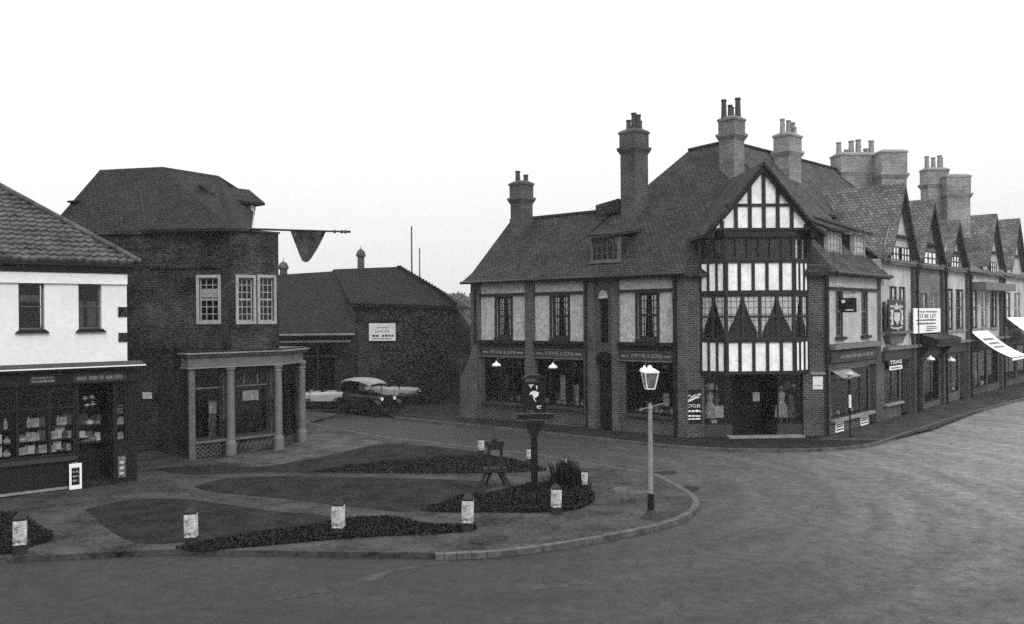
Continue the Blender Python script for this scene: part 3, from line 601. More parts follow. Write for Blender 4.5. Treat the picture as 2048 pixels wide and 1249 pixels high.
mb.slab([C2e, C1e, Rb]); rm = MB(); rm.slab([C1e, R.p(UE + .3, zs, OV), rdg(UE + .3), Rb]); rm.slab([R.p(UE + .3, rz(2.6), -2.6), R.p(17, rz(2.6), -2.6), rend, rdg(UE + .3)]); rm.slab([R.p(UE + .3, zs, OV), R.p(UE + .3, rz(2.6), -2.6), rdg(UE + .3)]); rm.build('high_street_roof', M['tile_half_flare'], cb)
bk = Mq(7.7, 12.2, zs); mb.slab([bk, Mq(7.7, -OV, zs), rl]); mb.slab([rl, Rb, bk]); mb.slab([Rb, rend, rend + Vector((-4.6, 4.0, -6.4)), bk])
mb.build('main_roof', M['tile'], cb)
mb = MB(); eq = R.p(17, rz(2.6) - .1, -2.6); mb.slab([(rend.x, rend.y, rend.z - .15), eq, (eq.x, eq.y, 7), (rend.x - 5, rend.y + 4.5, 7)], .2); mb.build('roof_end', M['tile'], cb)
lo = MB()
A0, A1, A2, A3 = lowr
k1, k0 = Mq(12.35, .35, 7.15), Mq(7.35, .35, 7.15)                    # bellcast foot
lo.slab([Mq(12.35, -OV, zs + .06), Mq(7.68, -OV, zs + .06), k0, k1], .12); lo.slab([k1, k0, A2, A3], .12)
lo.slab([A3, A2, Mq(5.85, 6.8, zs), Mq(12.35, 6.8, zs)], .12); lo.build('lower_roof', M['tile'], cb)
mb = MB(); mb.tube(Mq(12.4, -.42, zs - .02), Mq(-.1, -.42, zs - .02), .07, seg=8); mb.build('gutter', M['black'], cb); mb = MB(); mb.tube(C1e + Vector((.05, -.05, 0)), cE + Vector((.05, -.05, 0)), .07, seg=8); mb.build('gutter', M['black'], cb)
mb = MB(); mb.tube(A3 + Vector((0, 0, .03)), A2 + Vector((0, 0, .03)), .09, seg=8); mb.tube(rl + Vector((0, 0, .02)), Rb + Vector((0, 0, .02)), .1, seg=8); mb.tube(Rb + Vector((0, 0, .02)), rend + Vector((0, 0, .02)), .1, seg=8); mb.build('ridge_tiles', M['tile'], cb)
mb = MB(); mb.slab([Mq(6.6, 2.9, 10.25), Mq(5.3, 2.9, 10.45), Mq(5.3, 3.6, 10.45), Mq(6.6, 3.6, 10.25)], .6); mb.build('coping', M['tile'], cb)
# dormers
dq = Mw.off(-.3).rect(1182, 474, 1237, 523)
dormer(cb, Mw, dq[0], dq[1], dq[2], dq[3], -.3, 2.1, 5, 3, cm='curtd', fm='sill', rise=.35)
R9 = R.off(-.5)
dormer(cb, R, *R9.rect(1657, 465, 1683, 512), -.5, 2.0, 4, 4, cm='white', fm='lframe', rise=.9, over=.35)
dormer(cb, R, *R9.rect(1709, 470, 1730, 517), -.5, 2.0, 3, 4, cm='curt', fm='lframe', rise=.9, over=.35)
# chimneys of the corner building
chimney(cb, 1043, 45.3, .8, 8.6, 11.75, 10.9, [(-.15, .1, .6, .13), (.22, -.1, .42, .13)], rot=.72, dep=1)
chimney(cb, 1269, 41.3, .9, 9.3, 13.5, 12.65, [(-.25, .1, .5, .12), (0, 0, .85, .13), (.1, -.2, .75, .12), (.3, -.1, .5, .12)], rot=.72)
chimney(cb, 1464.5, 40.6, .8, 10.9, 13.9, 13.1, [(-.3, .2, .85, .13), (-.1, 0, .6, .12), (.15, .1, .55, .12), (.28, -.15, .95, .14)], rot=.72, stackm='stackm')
chimney(cb, 1576, 44.5, 1.1, 11.2, 13.9, 13.0, [(-.45, 0, .75, .13), (-.1, .2, .55, .12), (.1, 0, .75, .13), (.3, -.2, .4, .12), (.5, 0, .7, .13)], rot=.72, dep=.75, stackm='stack_flare', potm='pot')
# ------------------------------------------------------------------ the high street row of gabled shops
def gable_house(name, label, ua, ub, gcu, zr, zf, hw, mats, upper, col_wall, shopf, length=5.5, body_z=7.5):
    h = thing(name, label, 'building', R.p(ua, 0, 0), 'gabled shops along the high street')
    mb = MB(); holes = [w[:4] for w in upper] + [s for s in shopf]
    wall_skin(mb, R, ua, ub, 0, 3.2, [s for s in shopf], .4, 0); mb.build('wall', M['pierb'], h)
    mb = MB(); wall_skin(mb, R, ua, ub, 3.2, body_z, [w[:4] for w in upper if w[3] < body_z], .3, .02)
    g0_, g1_ = gcu - hw, gcu + hw; top = zf + (zr - zf)
    at = [w for w in upper if w[3] >= body_z]
    mb.poly([R.p(g0_, body_z, .02), R.p(g1_, body_z, .02), R.p(g1_, 8.2, .02), R.p(gcu, zr - .35, .02), R.p(g0_, 8.2, .02)])
    mb.poly([R.p(ua, 3.2, .02), R.p(ua, 3.2, -6), R.p(ua, body_z, -6), R.p(ua, body_z, .02)]); mb.poly([R.p(ub, 3.2, .02), R.p(ub, 3.2, -6), R.p(ub, body_z, -6), R.p(ub, body_z, .02)])
    mb.build('upper_wall', M[col_wall], h)
    for w in upper:
        if w[3] < body_z: window(h, R, w[:4], w[4], w[5], meet=.55, edge=.06, frame=w[6], sill=('stone', .14), curtains=SIDE, n=-.04)
    for w in at:
        a, b, c, d = w[:4]; V = R.off(.12); mb = MB(); dd = MB().box(R, a - .05, b + .05, c - .08, d + .06, .03, .1).build('attic_window', M['timber'], h)
        mb = MB(); 
        for i in range(w[4] + 1): u = a + (b - a) * i / w[4]; mb.box(R, u - .03, u + .03, c, d, .104, .15)
        mb.box(R, a, b, (c + d) / 2 - .02, (c + d) / 2 + .02, .106, .14); mb.build('window_frame', M['frame'], dd)
        MB().box(R, a, b, c, d, .1, .103).build('curtain', M['white'], dd)
    mb = MB()
    for s in (-1, 1):
        e = gcu + s * hw; pts = [(gcu, zr), (gcu + s * hw * .78, zf + (zr - zf) * .24), (gcu + s * hw * 1.12, zf)]
        for (x0, z0), (x1, z1) in zip(pts, pts[1:]):
            mb.prism([R.p(x0, z0, .4), R.p(x1, z1, .4), R.p(x1, z1, -length), R.p(x0, z0, -length)], [R.p(x0, z0 - .14, .4), R.p(x1, z1 - .14, .4), R.p(x1, z1 - .14, -length), R.p(x0, z0 - .14, -length)])
    mb.build('gable_roof', M[mats], h)
    mb = MB()
    for s in (-1, 1): mb.shape(R, [(gcu, zr - .16), (gcu + s * hw * .78, zf + (zr - zf) * .24 - .16), (gcu + s * hw * 1.12, zf - .16), (gcu + s * hw * 1.12, zf - .32), (gcu + s * hw * .78, zf + (zr - zf) * .24 - .38), (gcu, zr - .5)], .32, .38)
    mb.build('bargeboard', M['timber'], h)
    zz = zf + (zr - zf) * .28; MB().box(R, gcu - hw * .7, gcu + hw * .7, zz - .12, zz, .03, .2).build('tie_beam', M['timber'], h)
    mb = MB(); mb.slab([R.p(ua, body_z - .1, .3), R.p(ub, body_z - .1, .3), R.p(ub, 9.8, -3.0), R.p(ua, 9.8, -3.0)], .14); mb.slab([R.p(ua, 9.8, -3.0), R.p(ub, 9.8, -3.0), R.p(ub, 7, -6.2), R.p(ua, 7, -6.2)], .14); mb.build('side_roof', M[mats], h)
    mb = MB(); mb.tube(R.p(ua + .05, body_z - .15, .36), R.p(gcu - hw, body_z - .15, .36), .06, seg=8); mb.tube(R.p(gcu + hw, body_z - .15, .36), R.p(ub - .05, body_z - .15, .36), .06, seg=8); mb.build('gutter', M['black'], h)
    mb = MB(); mb.box(R, ua + .15, ub - .25, 3.25, 3.4, .025, .3); mb.build('cornice', M['gfas'], h)
    mb = MB(); mb.box(R, ua + .15, ub - .25, 2.75, 3.2, .025, .12); mb.build('fascia', M['fascia'], h)
    for s in shopf:
        shopwin(h, R, s, [(s[0] + s[1]) / 2], None, 1.5, n=-.03) if s[2] > 0 else MB().box(R, s[0], s[1], 0, s[3], -.42, -.36).build('door', M['shop'], h)
    mb = MB(); mb.box(R, ub - .45, ub, 0, 7.3, .025, .2); mb.build('pier', M['pierb'], h)
    pipe(h, R, ub - .2, 0, 7.2, r=.06, n=.28)
    return h
h2 = gable_house('gabled_shop', 'plaster fronted gabled shop with a painted coat of arms board beside the corner building', UE, 11.1, 8.8, 11.2, 7.75, 1.95, 'tile_flare',
    [(R.u(1778, 640), R.u(1794, 640), 4.05, 6.25, 2, 4, 'frame'), (R.u(1797, 640), R.u(1811, 640), 4.05, 6.25, 2, 4, 'frame'), (R.u(1763.5, 640), R.u(1771, 640), 4.05, 5.5, 1, 3, 'metal'), (7.3, 8.6, 7.5, 8.1, 3, 2, 'frame'), (8.95, 10.2, 7.5, 8.1, 3, 2, 'frame')],
    'roughr', [(6.75, 8.9, .75, 2.7), (9.1, 10.5, 0, 2.7)])
MB().box(R, 6.6, 9.0, .64, .73, 0, .2).build('shop_sill', M['stone'], h2)
h3 = gable_house('gabled_shop', 'darker tile hung gabled shop behind the TO BE LET board', 11.1, 16.1, 13.5, 10.9, 7.7, 1.95, 'tile_flare',
    [(12.0, 13.4, 4.2, 6.0, 3, 4, 'metal'), (13.8, 15.0, 4.2, 6.0, 3, 4, 'lframe'), (12.5, 14.6, 7.55, 8.1, 3, 2, 'frame')], 'brickr', [(11.5, 12.6, 0, 2.6), (12.8, 15.4, .3, 2.65)])
h4 = gable_house('gabled_shop', 'pale gabled shop just left of the large white awning', 16.1, 21.1, 18.2, 10.2, 7.7, 1.9, 'tile_flare',
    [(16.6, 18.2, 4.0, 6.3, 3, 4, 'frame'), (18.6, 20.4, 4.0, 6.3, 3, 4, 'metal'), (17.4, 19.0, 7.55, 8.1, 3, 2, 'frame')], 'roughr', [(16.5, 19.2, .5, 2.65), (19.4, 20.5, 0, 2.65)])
h5 = gable_house('gabled_shop', 'gabled shop with the large white awning let down over its window', 21.1, 29.2, 26.8, 11.2, 7.9, 2.1, 'tile_flare',
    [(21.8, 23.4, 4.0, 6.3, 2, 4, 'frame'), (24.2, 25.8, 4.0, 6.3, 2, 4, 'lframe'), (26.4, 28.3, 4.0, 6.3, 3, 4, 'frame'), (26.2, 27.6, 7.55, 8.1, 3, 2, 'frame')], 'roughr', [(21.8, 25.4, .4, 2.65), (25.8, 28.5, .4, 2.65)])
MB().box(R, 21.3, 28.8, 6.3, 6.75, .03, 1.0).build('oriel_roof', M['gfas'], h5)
h6 = gable_house('gabled_shop', 'farthest gabled shop at the right hand end of the row', 29.2, 41, 33.2, 11.4, 7.9, 2.2, 'tile_flare',
    [(30, 32, 4.0, 6.3, 2, 4, 'frame'), (33, 35, 4.0, 6.3, 2, 4, 'lframe')], 'roughr', [(29.8, 33.4, .4, 2.65), (34, 38.5, .4, 2.65)])
chimney(h2, 1710, 52.5, 2.35, 11.0, 14.3, 13.2, [(-1.05, -.1, .7, .16), (-.5, 0, .3, .16), (-.15, .1, .85, .17), (.15, -.2, .5, .15), (.35, .2, .95, .17), (1.0, -.1, .85, .17), (1.05, .6, .5, .16)], 'stack_flare', 'pot', rot=.15, dep=.5)
chimney(h2, 1782, 51.5, 1.45, 11.0, 14.3, 12.9, [], 'stack_flare', 'pot', rot=.05, dep=.6)
chimney(h3, 1869, 55.5, 1.35, 10.2, 13.9, 12.9, [(-.5, 0, .8, .14), (0, .1, .75, .14), (.3, -.1, .85, .15), (.52, .1, .75, .14)], 'stack_flare', 'pot', rot=.15, dep=.6)
chimney(h3, 1910, 55.0, 1.45, 9.5, 13.4, 12.2, [], 'stack_flare', 'pot', rot=.05, dep=.6)
# signs and things fixed to the row
def board(name, label, cat, W, u0, u1, z0, z1, n, t, mt, edge=None):
    o = MB().box(W, u0, u1, z0, z1, n, n + t).build(name, M[mt], org=W.p((u0 + u1) / 2, z0, n)); tag(o, label, cat)
    if edge:
        mb = MB(); e = .05; mb.box(W, u0 - e, u0, z0 - e, z1 + e, n, n + t + .015); mb.box(W, u1, u1 + e, z0 - e, z1 + e, n, n + t + .015); mb.box(W, u0, u1, z0 - e, z0, n, n + t + .015); mb.box(W, u0, u1, z1, z1 + e, n, n + t + .015); mb.build('frame', M[edge], o)
    return o
Ro = R.off(.35); ua, ub = Ro.u(1777, 640), Ro.u(1807, 640)
ab = board('coat_of_arms', 'black board with a carved coat of arms hung in front of the first floor window', 'coat of arms', R, ua, ub, 4.2, 5.6, .3, .06, 'black', None)
def ell(cu, cz, ru, rz, k=14, ph=0): return [(cu + ru * math.cos(ph + i * 2 * math.pi / k), cz + rz * math.sin(ph + i * 2 * math.pi / k)) for i in range(k)]
mu = (ua + ub) / 2; wu = (ub - ua); mb = MB()
mb.shape(R, [(mu - .2 * wu, 5.0), (mu + .2 * wu, 5.0), (mu + .2 * wu, 4.7), (mu, 4.42), (mu - .2 * wu, 4.7)], .362, .40)
for s in (-1, 1):
    mb.shape(R, [(mu + s * a * wu, z) for a, z in [(.24, 4.45), (.3, 4.9), (.22, 5.05), (.3, 5.16), (.4, 5.05), (.38, 4.9), (.43, 4.7), (.36, 4.6), (.4, 4.4)]], .362, .40)
    mb.shape(R, ell(mu + s * .33 * wu, 5.28, .09 * wu, .05), .362, .39)
mb.shape(R, [(mu - .2 * wu, 5.15), (mu + .2 * wu, 5.15), (mu + .24 * wu, 5.36), (mu + .1 * wu, 5.26), (mu, 5.44), (mu - .1 * wu, 5.26), (mu - .24 * wu, 5.36)], .362, .40)
mb.shape(R, [(mu - .38 * wu, 4.36), (mu - .2 * wu, 4.3), (mu + .2 * wu, 4.3), (mu + .38 * wu, 4.36), (mu + .38 * wu, 4.29), (mu + .2 * wu, 4.23), (mu - .2 * wu, 4.23), (mu - .38 * wu, 4.29)], .362, .39)
mb.build('carved_arms', M['card'], ab)
mb = MB(); mb.shape(R, [(ua + .05, 4.0), (ub + .9, 4.0), (ub + .9, 4.12), (ua + .05, 4.12)], .02, .5); mb.shape(R, [(ua + .2, 4.0), (ub + .6, 4.0), (ub, 3.55), (ua + .5, 3.55)], .02, .3); mb.build('window_box', M['sill'], h2)
Rl = R.off(.3); lu, ru = Rl.u(1828, 640), Rl.u(1881, 640)
tb = board('letting_board', 'large white TO BE LET board above the dark door hood', 'sign', R, lu, ru, 3.95, 5.2, .25, .05, 'white')
text(tb, R, 'THESE PREMISES', (lu + ru) / 2 - .1, 5.02, .1, 'black', n=.305, fit=(ru - lu) * .74)
text(tb, R, 'TO BE LET', (lu + ru) / 2 - .15, 4.8, .2, 'black', n=.305, fit=(ru - lu) * .72)
for z, a, b, h_ in [(4.56, .08, .82, .1), (4.38, .1, .8, .1), (4.24, .45, .85, .06), (4.14, .45, .85, .06), (4.04, .42, .7, .06)]: bars(tb, R, lu + (ru - lu) * a, lu + (ru - lu) * b, z, h_, 'metal', n=.304, breaks=8)
mb = MB(); mb.prism([R.p(11.4, 3.55, 0.03), R.p(15.6, 3.55, .03), R.p(15.6, 3.25, 1.0), R.p(11.4, 3.25, 1.0)], [R.p(11.4, 3.95, .03), R.p(15.6, 3.95, .03), R.p(15.6, 3.65, 1.1), R.p(11.4, 3.65, 1.1)])
hd = mb.build('door_hood', M['shop'], h3)
for u in (11.5, 15.5): MB().shape(Wall(R.p(u, 0, .03), R.p(u, 0, 1)), [(0, 3.5), (.9, 3.4), (.4, 3.0), (0, 2.5)], -.06, .06).build('bracket', M['black'], hd)
# hanging sign on an iron bracket across the first high street bay
hu, pn = R.u(1671, 592), 1.35
hx = R.p(hu + .25, 5.6, 0); Wh = Wall(R.p(hu + .3, 0, .1), R.p(hu + .3, 0, 1.5))
hs = thing('hanging_sign', 'small black hanging sign with a pale oval on an iron bracket over the high street', 'sign', hx)
hs_l, hs_r = Wh.u(1680, 610), Wh.u(1713, 610)
mb = MB(); mb.box(Wh, hs_l, hs_r, 5.02, 5.62, -.025, .025); pnl = mb.build('sign_panel', M['black'], hs)
mb = MB(); mb.shape(Wh, ell(hs_l + (hs_r - hs_l) * .22, 5.48, (hs_r - hs_l) * .13, .07), .027, .035); mb.build('emblem', M['lite'], pnl); bars(pnl, Wh, hs_l + (hs_r - hs_l) * .35, hs_l + (hs_r - hs_l) * .85, 5.1, .05, 'lite', n=.034, breaks=4)
mb = MB(); mb.tube(Wh.p(-.1, 5.82, 0), Wh.p(hs_r, 5.82, 0), .018, seg=6); mb.tube(Wh.p(-.1, 6.15, 0), Wh.p(hs_r * .9, 5.84, 0), .012, seg=6)
for k in (.2, .8): u = hs_l + (hs_r - hs_l) * k; mb.tube(Wh.p(u, 5.62, 0), Wh.p(u, 5.82, 0), .012, seg=6)
mb.build('bracket', M['black'], hs)
# fascia sign and little enamel plates
fs = board('shop_sign', 'small black lettered shop sign with a white strip below over the cafe window', 'sign', R, R.u(1769, 725), R.u(1797, 725), 2.28, 2.78, .14, .05, 'black')
fu0, fu1 = R.u(1769, 725), R.u(1797, 725)
text(fs, R, 'TEAS', (fu0 + fu1) / 2, 2.66, .17, 'lite', n=.195, fit=(fu1 - fu0) * .85); MB().box(R, fu0 + .1, fu1 - .1, 2.31, 2.49, .192, .2).build('strip', M['lite'], fs); bars(fs, R, fu0 + .3, fu1 - .3, 2.36, .08, 'metal', n=.204, breaks=6)
Rp = R.off(.06)
for (x0, x1, y0, y1, lab) in [(1672, 1688, 843, 865, 'small white lettered plate on the stall riser nearest the brick corner'), (1722, 1737, 829, 851, 'small white lettered plate on the stall riser beside the party pier')]:
    a, b, c, d = Rp.rect(x0, y0, x1, y1); e = tag(MB().box(R, a, b, .05, .47, .02, .05).build('enamel_plate', M['white'], org=R.p(a, .05, .02)), lab, 'sign', 'enamel plates under the shop window')
    mb = MB()
    for z in (.33, .25, .13): mb.box(R, a + .06, b - .06, z, z + .05, .051, .056)
    mb.build('lettering', M['black'], e)
nb = board('notice', 'white notice fixed to the brick pier right of the timbered bay', 'notice', Cw, Cw.u(1625, 780), Cw.u(1645, 780), 1.9, 2.42, .02, .02, 'paper')
bars(nb, Cw, Cw.u(1629, 780), Cw.u(1641, 780), 2.05, .03, 'metal', n=.045, breaks=3)
MB().box(Cw, Cw.u(1621), Cw.u(1650), 2.5, 2.6, .004, .06).build('stone_band', M['stone'], cb)
# Century Cycles sign on the left pier
cs0, cs1 = Cw.u(1371, 820), Cw.u(1403, 820); W_s = Cw
cy = board('cycle_sign', 'dark enamel Century Cycles sign on the brick pier left of the corner shop entrance', 'sign', Cw, cs0, cs1, .62, 1.95, .03, .03, 'black')
text(cy, Cw, 'Century', (cs0 + cs1) / 2, 1.68, .22, 'lite', n=.065, fit=(cs1 - cs0) * .84, slant=.3, rise=.3)
mb = MB(); mb.shape(Cw, [(cs0 + .08, 1.44), (cs1 - .12, 1.64), (cs1 - .12, 1.67), (cs0 + .06, 1.49)], .062, .068); mb.build('underline', M['lite'], cy)
text(cy, Cw, 'CYCLES', (cs0 + cs1) / 2, 1.29, .13, 'lite', n=.065, fit=(cs1 - cs0) * .78)
for z in (1.05, .86, .74): bars(cy, Cw, cs0 + .06, cs1 - .05, z, .08 if z > 1 else .06, 'lite', n=.067, breaks=4)
# awnings
def awning(lab, u0, u1, zt, zb, n0, n1, txt=None):
    a = thing('shop_awning', lab, 'awning', R.p(u0, zt, 0), 'canvas awnings on the row'); mb = MB(); N = 14
    for i in range(N):
        p, q = u0 + (u1 - u0) * i / N, u0 + (u1 - u0) * (i + 1) / N; K = 6
        for j in range(K):
            t0, t1 = j / K, (j + 1) / K; zz = lambda t: zt + (zb - zt) * t - .18 * math.sin(math.pi * t); nn = lambda t: n0 + (n1 - n0) * t
            mb.poly([R.p(p, zz(t0), nn(t0)), R.p(q, zz(t0), nn(t0)), R.p(q, zz(t1), nn(t1)), R.p(p, zz(t1), nn(t1))])
        mb.poly([R.p(p, zb, n1), R.p(q, zb, n1), R.p(q, zb - .14 - .04 * (i % 2), n1), R.p(p, zb - .14 - .04 * (i % 2), n1)])
    mb.build('canvas', M['blind'], a); mb = MB()
    for u in (u0, u1): mb.tube(R.p(u, zb, n1), R.p(u, zb + .4, .05), .025, seg=6)
    mb.tube(R.p(u0, zb, n1), R.p(u1, zb, n1), .025, seg=6); mb.build('awning_arm', M['black'], a)
    return a
aw1 = awning('large white canvas awning lowered over the pavement', 21.3, 25.2, 3.85, 2.35, .15, 2.3)
S = R.off(.15)
dsl = Vector((R.n.x * 2.15, R.n.y * 2.15, -1.5))
mb = MB()
for r_ in range(3):
    for k in range(6):
        u = 21.9 + k * .42; t = .22 + r_ * .13; c0 = R.p(u, 3.85, .15) + dsl * t - Vector((0, 0, .18 * math.sin(math.pi * t) - .02)); c1 = c0 + Vector((R.d.x, R.d.y, 0)) * .26; mb.poly([c0, c1, c1 + dsl * .07, c0 + dsl * .07])
mb.build('lettering', M['metal'], aw1)
awning('second white awning farther up the row, cut by the right edge', 30.2, 36, 4.6, 2.9, .15, 2.6)
# ------------------------------------------------------------------ white house with the corner shop, left
C3 = G(125, 980); Lw = Wall(C3, C3 + Vector((.7554, .6553)))
lh = thing('white_house', 'limewashed house with a pantiled roof over a dark shopfront at the left edge', 'building', Lw.p(0, 0, 0))
ue = Lw.u(254, 640); us_ = -6.0; fz = 6.06
hw1 = (Lw.u(37, 610), Lw.u(89, 610), 4.72, fz - .01); hw2 = (Lw.u(157, 610), Lw.u(203, 610), 4.72, fz - .01); hw0 = (-4.2, -3.2, 4.72, fz - .01)
mb = MB(); wall_skin(mb, Lw, us_, ue, 3.55, 6.9, [hw0, hw1, hw2], .4); mb.build('wall', M['lime'], lh); mb = MB(); mb.poly([Lw.p(ue, 0, -.01), Lw.p(ue, 0, -7), Lw.p(ue, 6.9, -7), Lw.p(ue, 6.9, -.01)]); mb.build('end_wall', M['brickb'], lh)
MB().box(Lw, us_, ue, fz, 6.38, .004, .07).build('frieze', M['white'], lh)
for i, w in enumerate((hw0, hw1, hw2)):
    cu = [[(.02, .05), (.28, .05), (.28, .62), (.02, .62)], [(.45, .05), (.85, .05), (.85, .62), (.45, .62)]] if i == 2 else [[(.1, .6), (.9, .6), (.9, .75), (.1, .75)]] if i == 1 else None
    window(lh, Lw, w, 1, 2, n=-.14, edge=.05, curtains=cu, cm='curtd', sill=None, back=.5, frame='metal')
    mb = MB(); mb.shape(Lw, [(w[0] - .1, w[2] - .1), (w[1] + .12, w[2] - .1), (w[1], w[2]), (w[0], w[2])], -.3, .1); mb.build('sill', M['shop'], lh)
for a, b in ((5.07, 5.37), (4.3, 4.58)): MB().box(Lw, ue - .26, ue - .001, a, b, .004, .03).build('quoin', M['brickb'], lh)
def Lq(u, s, z): return Lw.p(u, z, -s)
# pantiled roof, each course and roll modelled
mb = MB(); zE = 6.72; sl_ = .76; oh = .32; SM = 4.6
def prow(s0, s1, du=.08):
    uR0, uR1 = ue + oh - max(0, s0 + oh), ue + oh - max(0, s1 + oh); n_ = int((uR0 - us_) / du)
    pr = []
    for i in range(n_ + 1):
        u = us_ + du * i; ph = (u / .24) % 1; r = .04 * max(0, math.sin(ph * 2 * math.pi)) - .012 * max(0, -math.sin(ph * 2 * math.pi)) + .012 * math.sin(u * 7 + s0 * 5)
        pr.append((u, r))
    for (a, ra), (b, rb) in zip(pr, pr[1:]):
        if a > uR1: break
        za = lambda s, r, k: zE + (s + oh) * sl_ + r + k
        mb.poly([Lq(a, s0, za(s0, ra, .05)), Lq(b, s0, za(s0, rb, .05)), Lq(b, s1 + .03, za(s1, rb, .0)), Lq(a, s1 + .03, za(s1, ra, .0))])
        mb.poly([Lq(a, s0, za(s0, ra, .05)), Lq(b, s0, za(s0, rb, .05)), Lq(b, s0 + .03, za(s0, rb, -.03)), Lq(a, s0 + .03, za(s0, ra, -.03))])
s = -oh
while s < SM: prow(s, s + .2); s += .2
mb.build('pantile_roof', M['pant'], lh, smooth=False)
mb = MB(); A_, B_ = Lq(ue + oh, -oh, zE), Lq(ue + oh - SM - oh, SM, zE + (SM + oh) * sl_); Cb = Lq(ue + oh, 2 * SM + oh, zE); Db = Lq(us_, SM, zE + (SM + oh) * sl_)
mb.poly([A_ - Vector((0, 0, .05)), Cb, B_ - Vector((0, 0, .05))]); mb.poly([B_, Cb, Lq(us_, 2 * SM + oh, zE), Db]); mb.build('roof', M['pant'], lh)
mb = MB(); mb.tube(A_ + Vector((0, 0, .03)), B_ + Vector((0, 0, .05)), .09, seg=8); mb.tube(B_ + Vector((0, 0, .05)), Db + Vector((0, 0, .05)), .09, seg=8); mb.build('hip_tiles', M['pant'], lh)
mb = MB(); mb.box(Lw, us_, ue + oh * .6, 6.38, zE - .02, .0, .1); mb.box(Lw, us_, ue + oh - .02, zE - .14, zE - .04, .1, oh + .02); mb.build('eaves_board', M['black'], lh)
# shopfront
d0, d1 = Lw.u(158, 850), Lw.u(226, 850); r0, r1 = Lw.u(230, 850), Lw.u(256, 850); x0 = -5.6; x1 = Lw.u(152, 850)
mb = MB(); wall_skin(mb, Lw, us_, ue + .25, 0, 3.55, [(x0, x1, .98, 3.08), (d0, d1, 0, 3.08), (r0, r1, 1.2, 3.0)], .3, .02); mb.build('shopfront', M['shop'], lh)
MB().box(Lw, us_, ue + .35, 3.1, 3.45, .024, .16).build('fascia', M['shop'], lh)
mb = MB(); mb.prism([Lw.p(us_, 3.62, .02), Lw.p(ue + .4, 3.62, .02), Lw.p(ue + .4, 3.52, .42), Lw.p(us_, 3.52, .42)], [Lw.p(us_, 3.72, .02), Lw.p(ue + .4, 3.72, .02), Lw.p(ue + .4, 3.62, .45), Lw.p(us_, 3.62, .45)]); mb.build('cornice', M['fascia'], lh)
MB().box(Lw, us_, ue + .4, 3.575, 3.61, .455, .475).build('cornice_edge', M['white'], lh)
lf = MB().box(Lw, Lw.u(143, 750), ue - .1, 3.14, 3.4, .165, .18).build('name_board', M['fascia'], lh); bars(lf, Lw, Lw.u(150, 750), ue - .2, 3.2, .13, 'gfas', n=.195, breaks=7, name='lettering')
pq = MB().box(Lw, Lw.u(57, 755), Lw.u(107, 755), 3.17, 3.38, .165, .18).build('plaque', M['fascia'], lh)
for z in (3.3, 3.2): bars(pq, Lw, Lw.u(60, 755), Lw.u(105, 755), z, .055, 'letter', n=.195, breaks=9, name='lettering')
mull = [Lw.u(35, 850), Lw.u(100, 850), -1.9, -2.8, -3.7]
shopwin(lh, Lw, (x0, x1, .98, 3.08), mull, 2.42, 1.0, n=-.02); shopwin(lh, Lw, (r0, r1, 1.2, 3.0), (), 2.3, .8, n=-.02)
MB().box(Lw, x0, x1, .86, .97, .02, .14).build('shop_sill', M['fascia'], lh); MB().box(Lw, us_, x1 + .1, .03, .09, .025, .12).build('plinth_edge', M['stone'], lh)
mb = MB(); mb.box(Lw, d0 - .05, d0, 0, 3.08, -1.3, -.28); mb.box(Lw, d1, d1 + .05, 0, 3.08, -1.3, -.28); mb.box(Lw, d0, d1, 3.08, 3.12, -1.3, -.28); mb.build('porch', M['dim'], lh); mb = MB(); mb.box(Lw, d0, d1, 0, 3.08, -1.3, -1.25); mb.box(Lw, d0 + .25, d1 - .15, 1.2, 2.5, -1.25, -1.2); mb.build('door', M['shop'], lh)
MB().box(Lw, d0, d1, .001, .1, -1.2, .2).build('doorstep', M['paved'], lh)
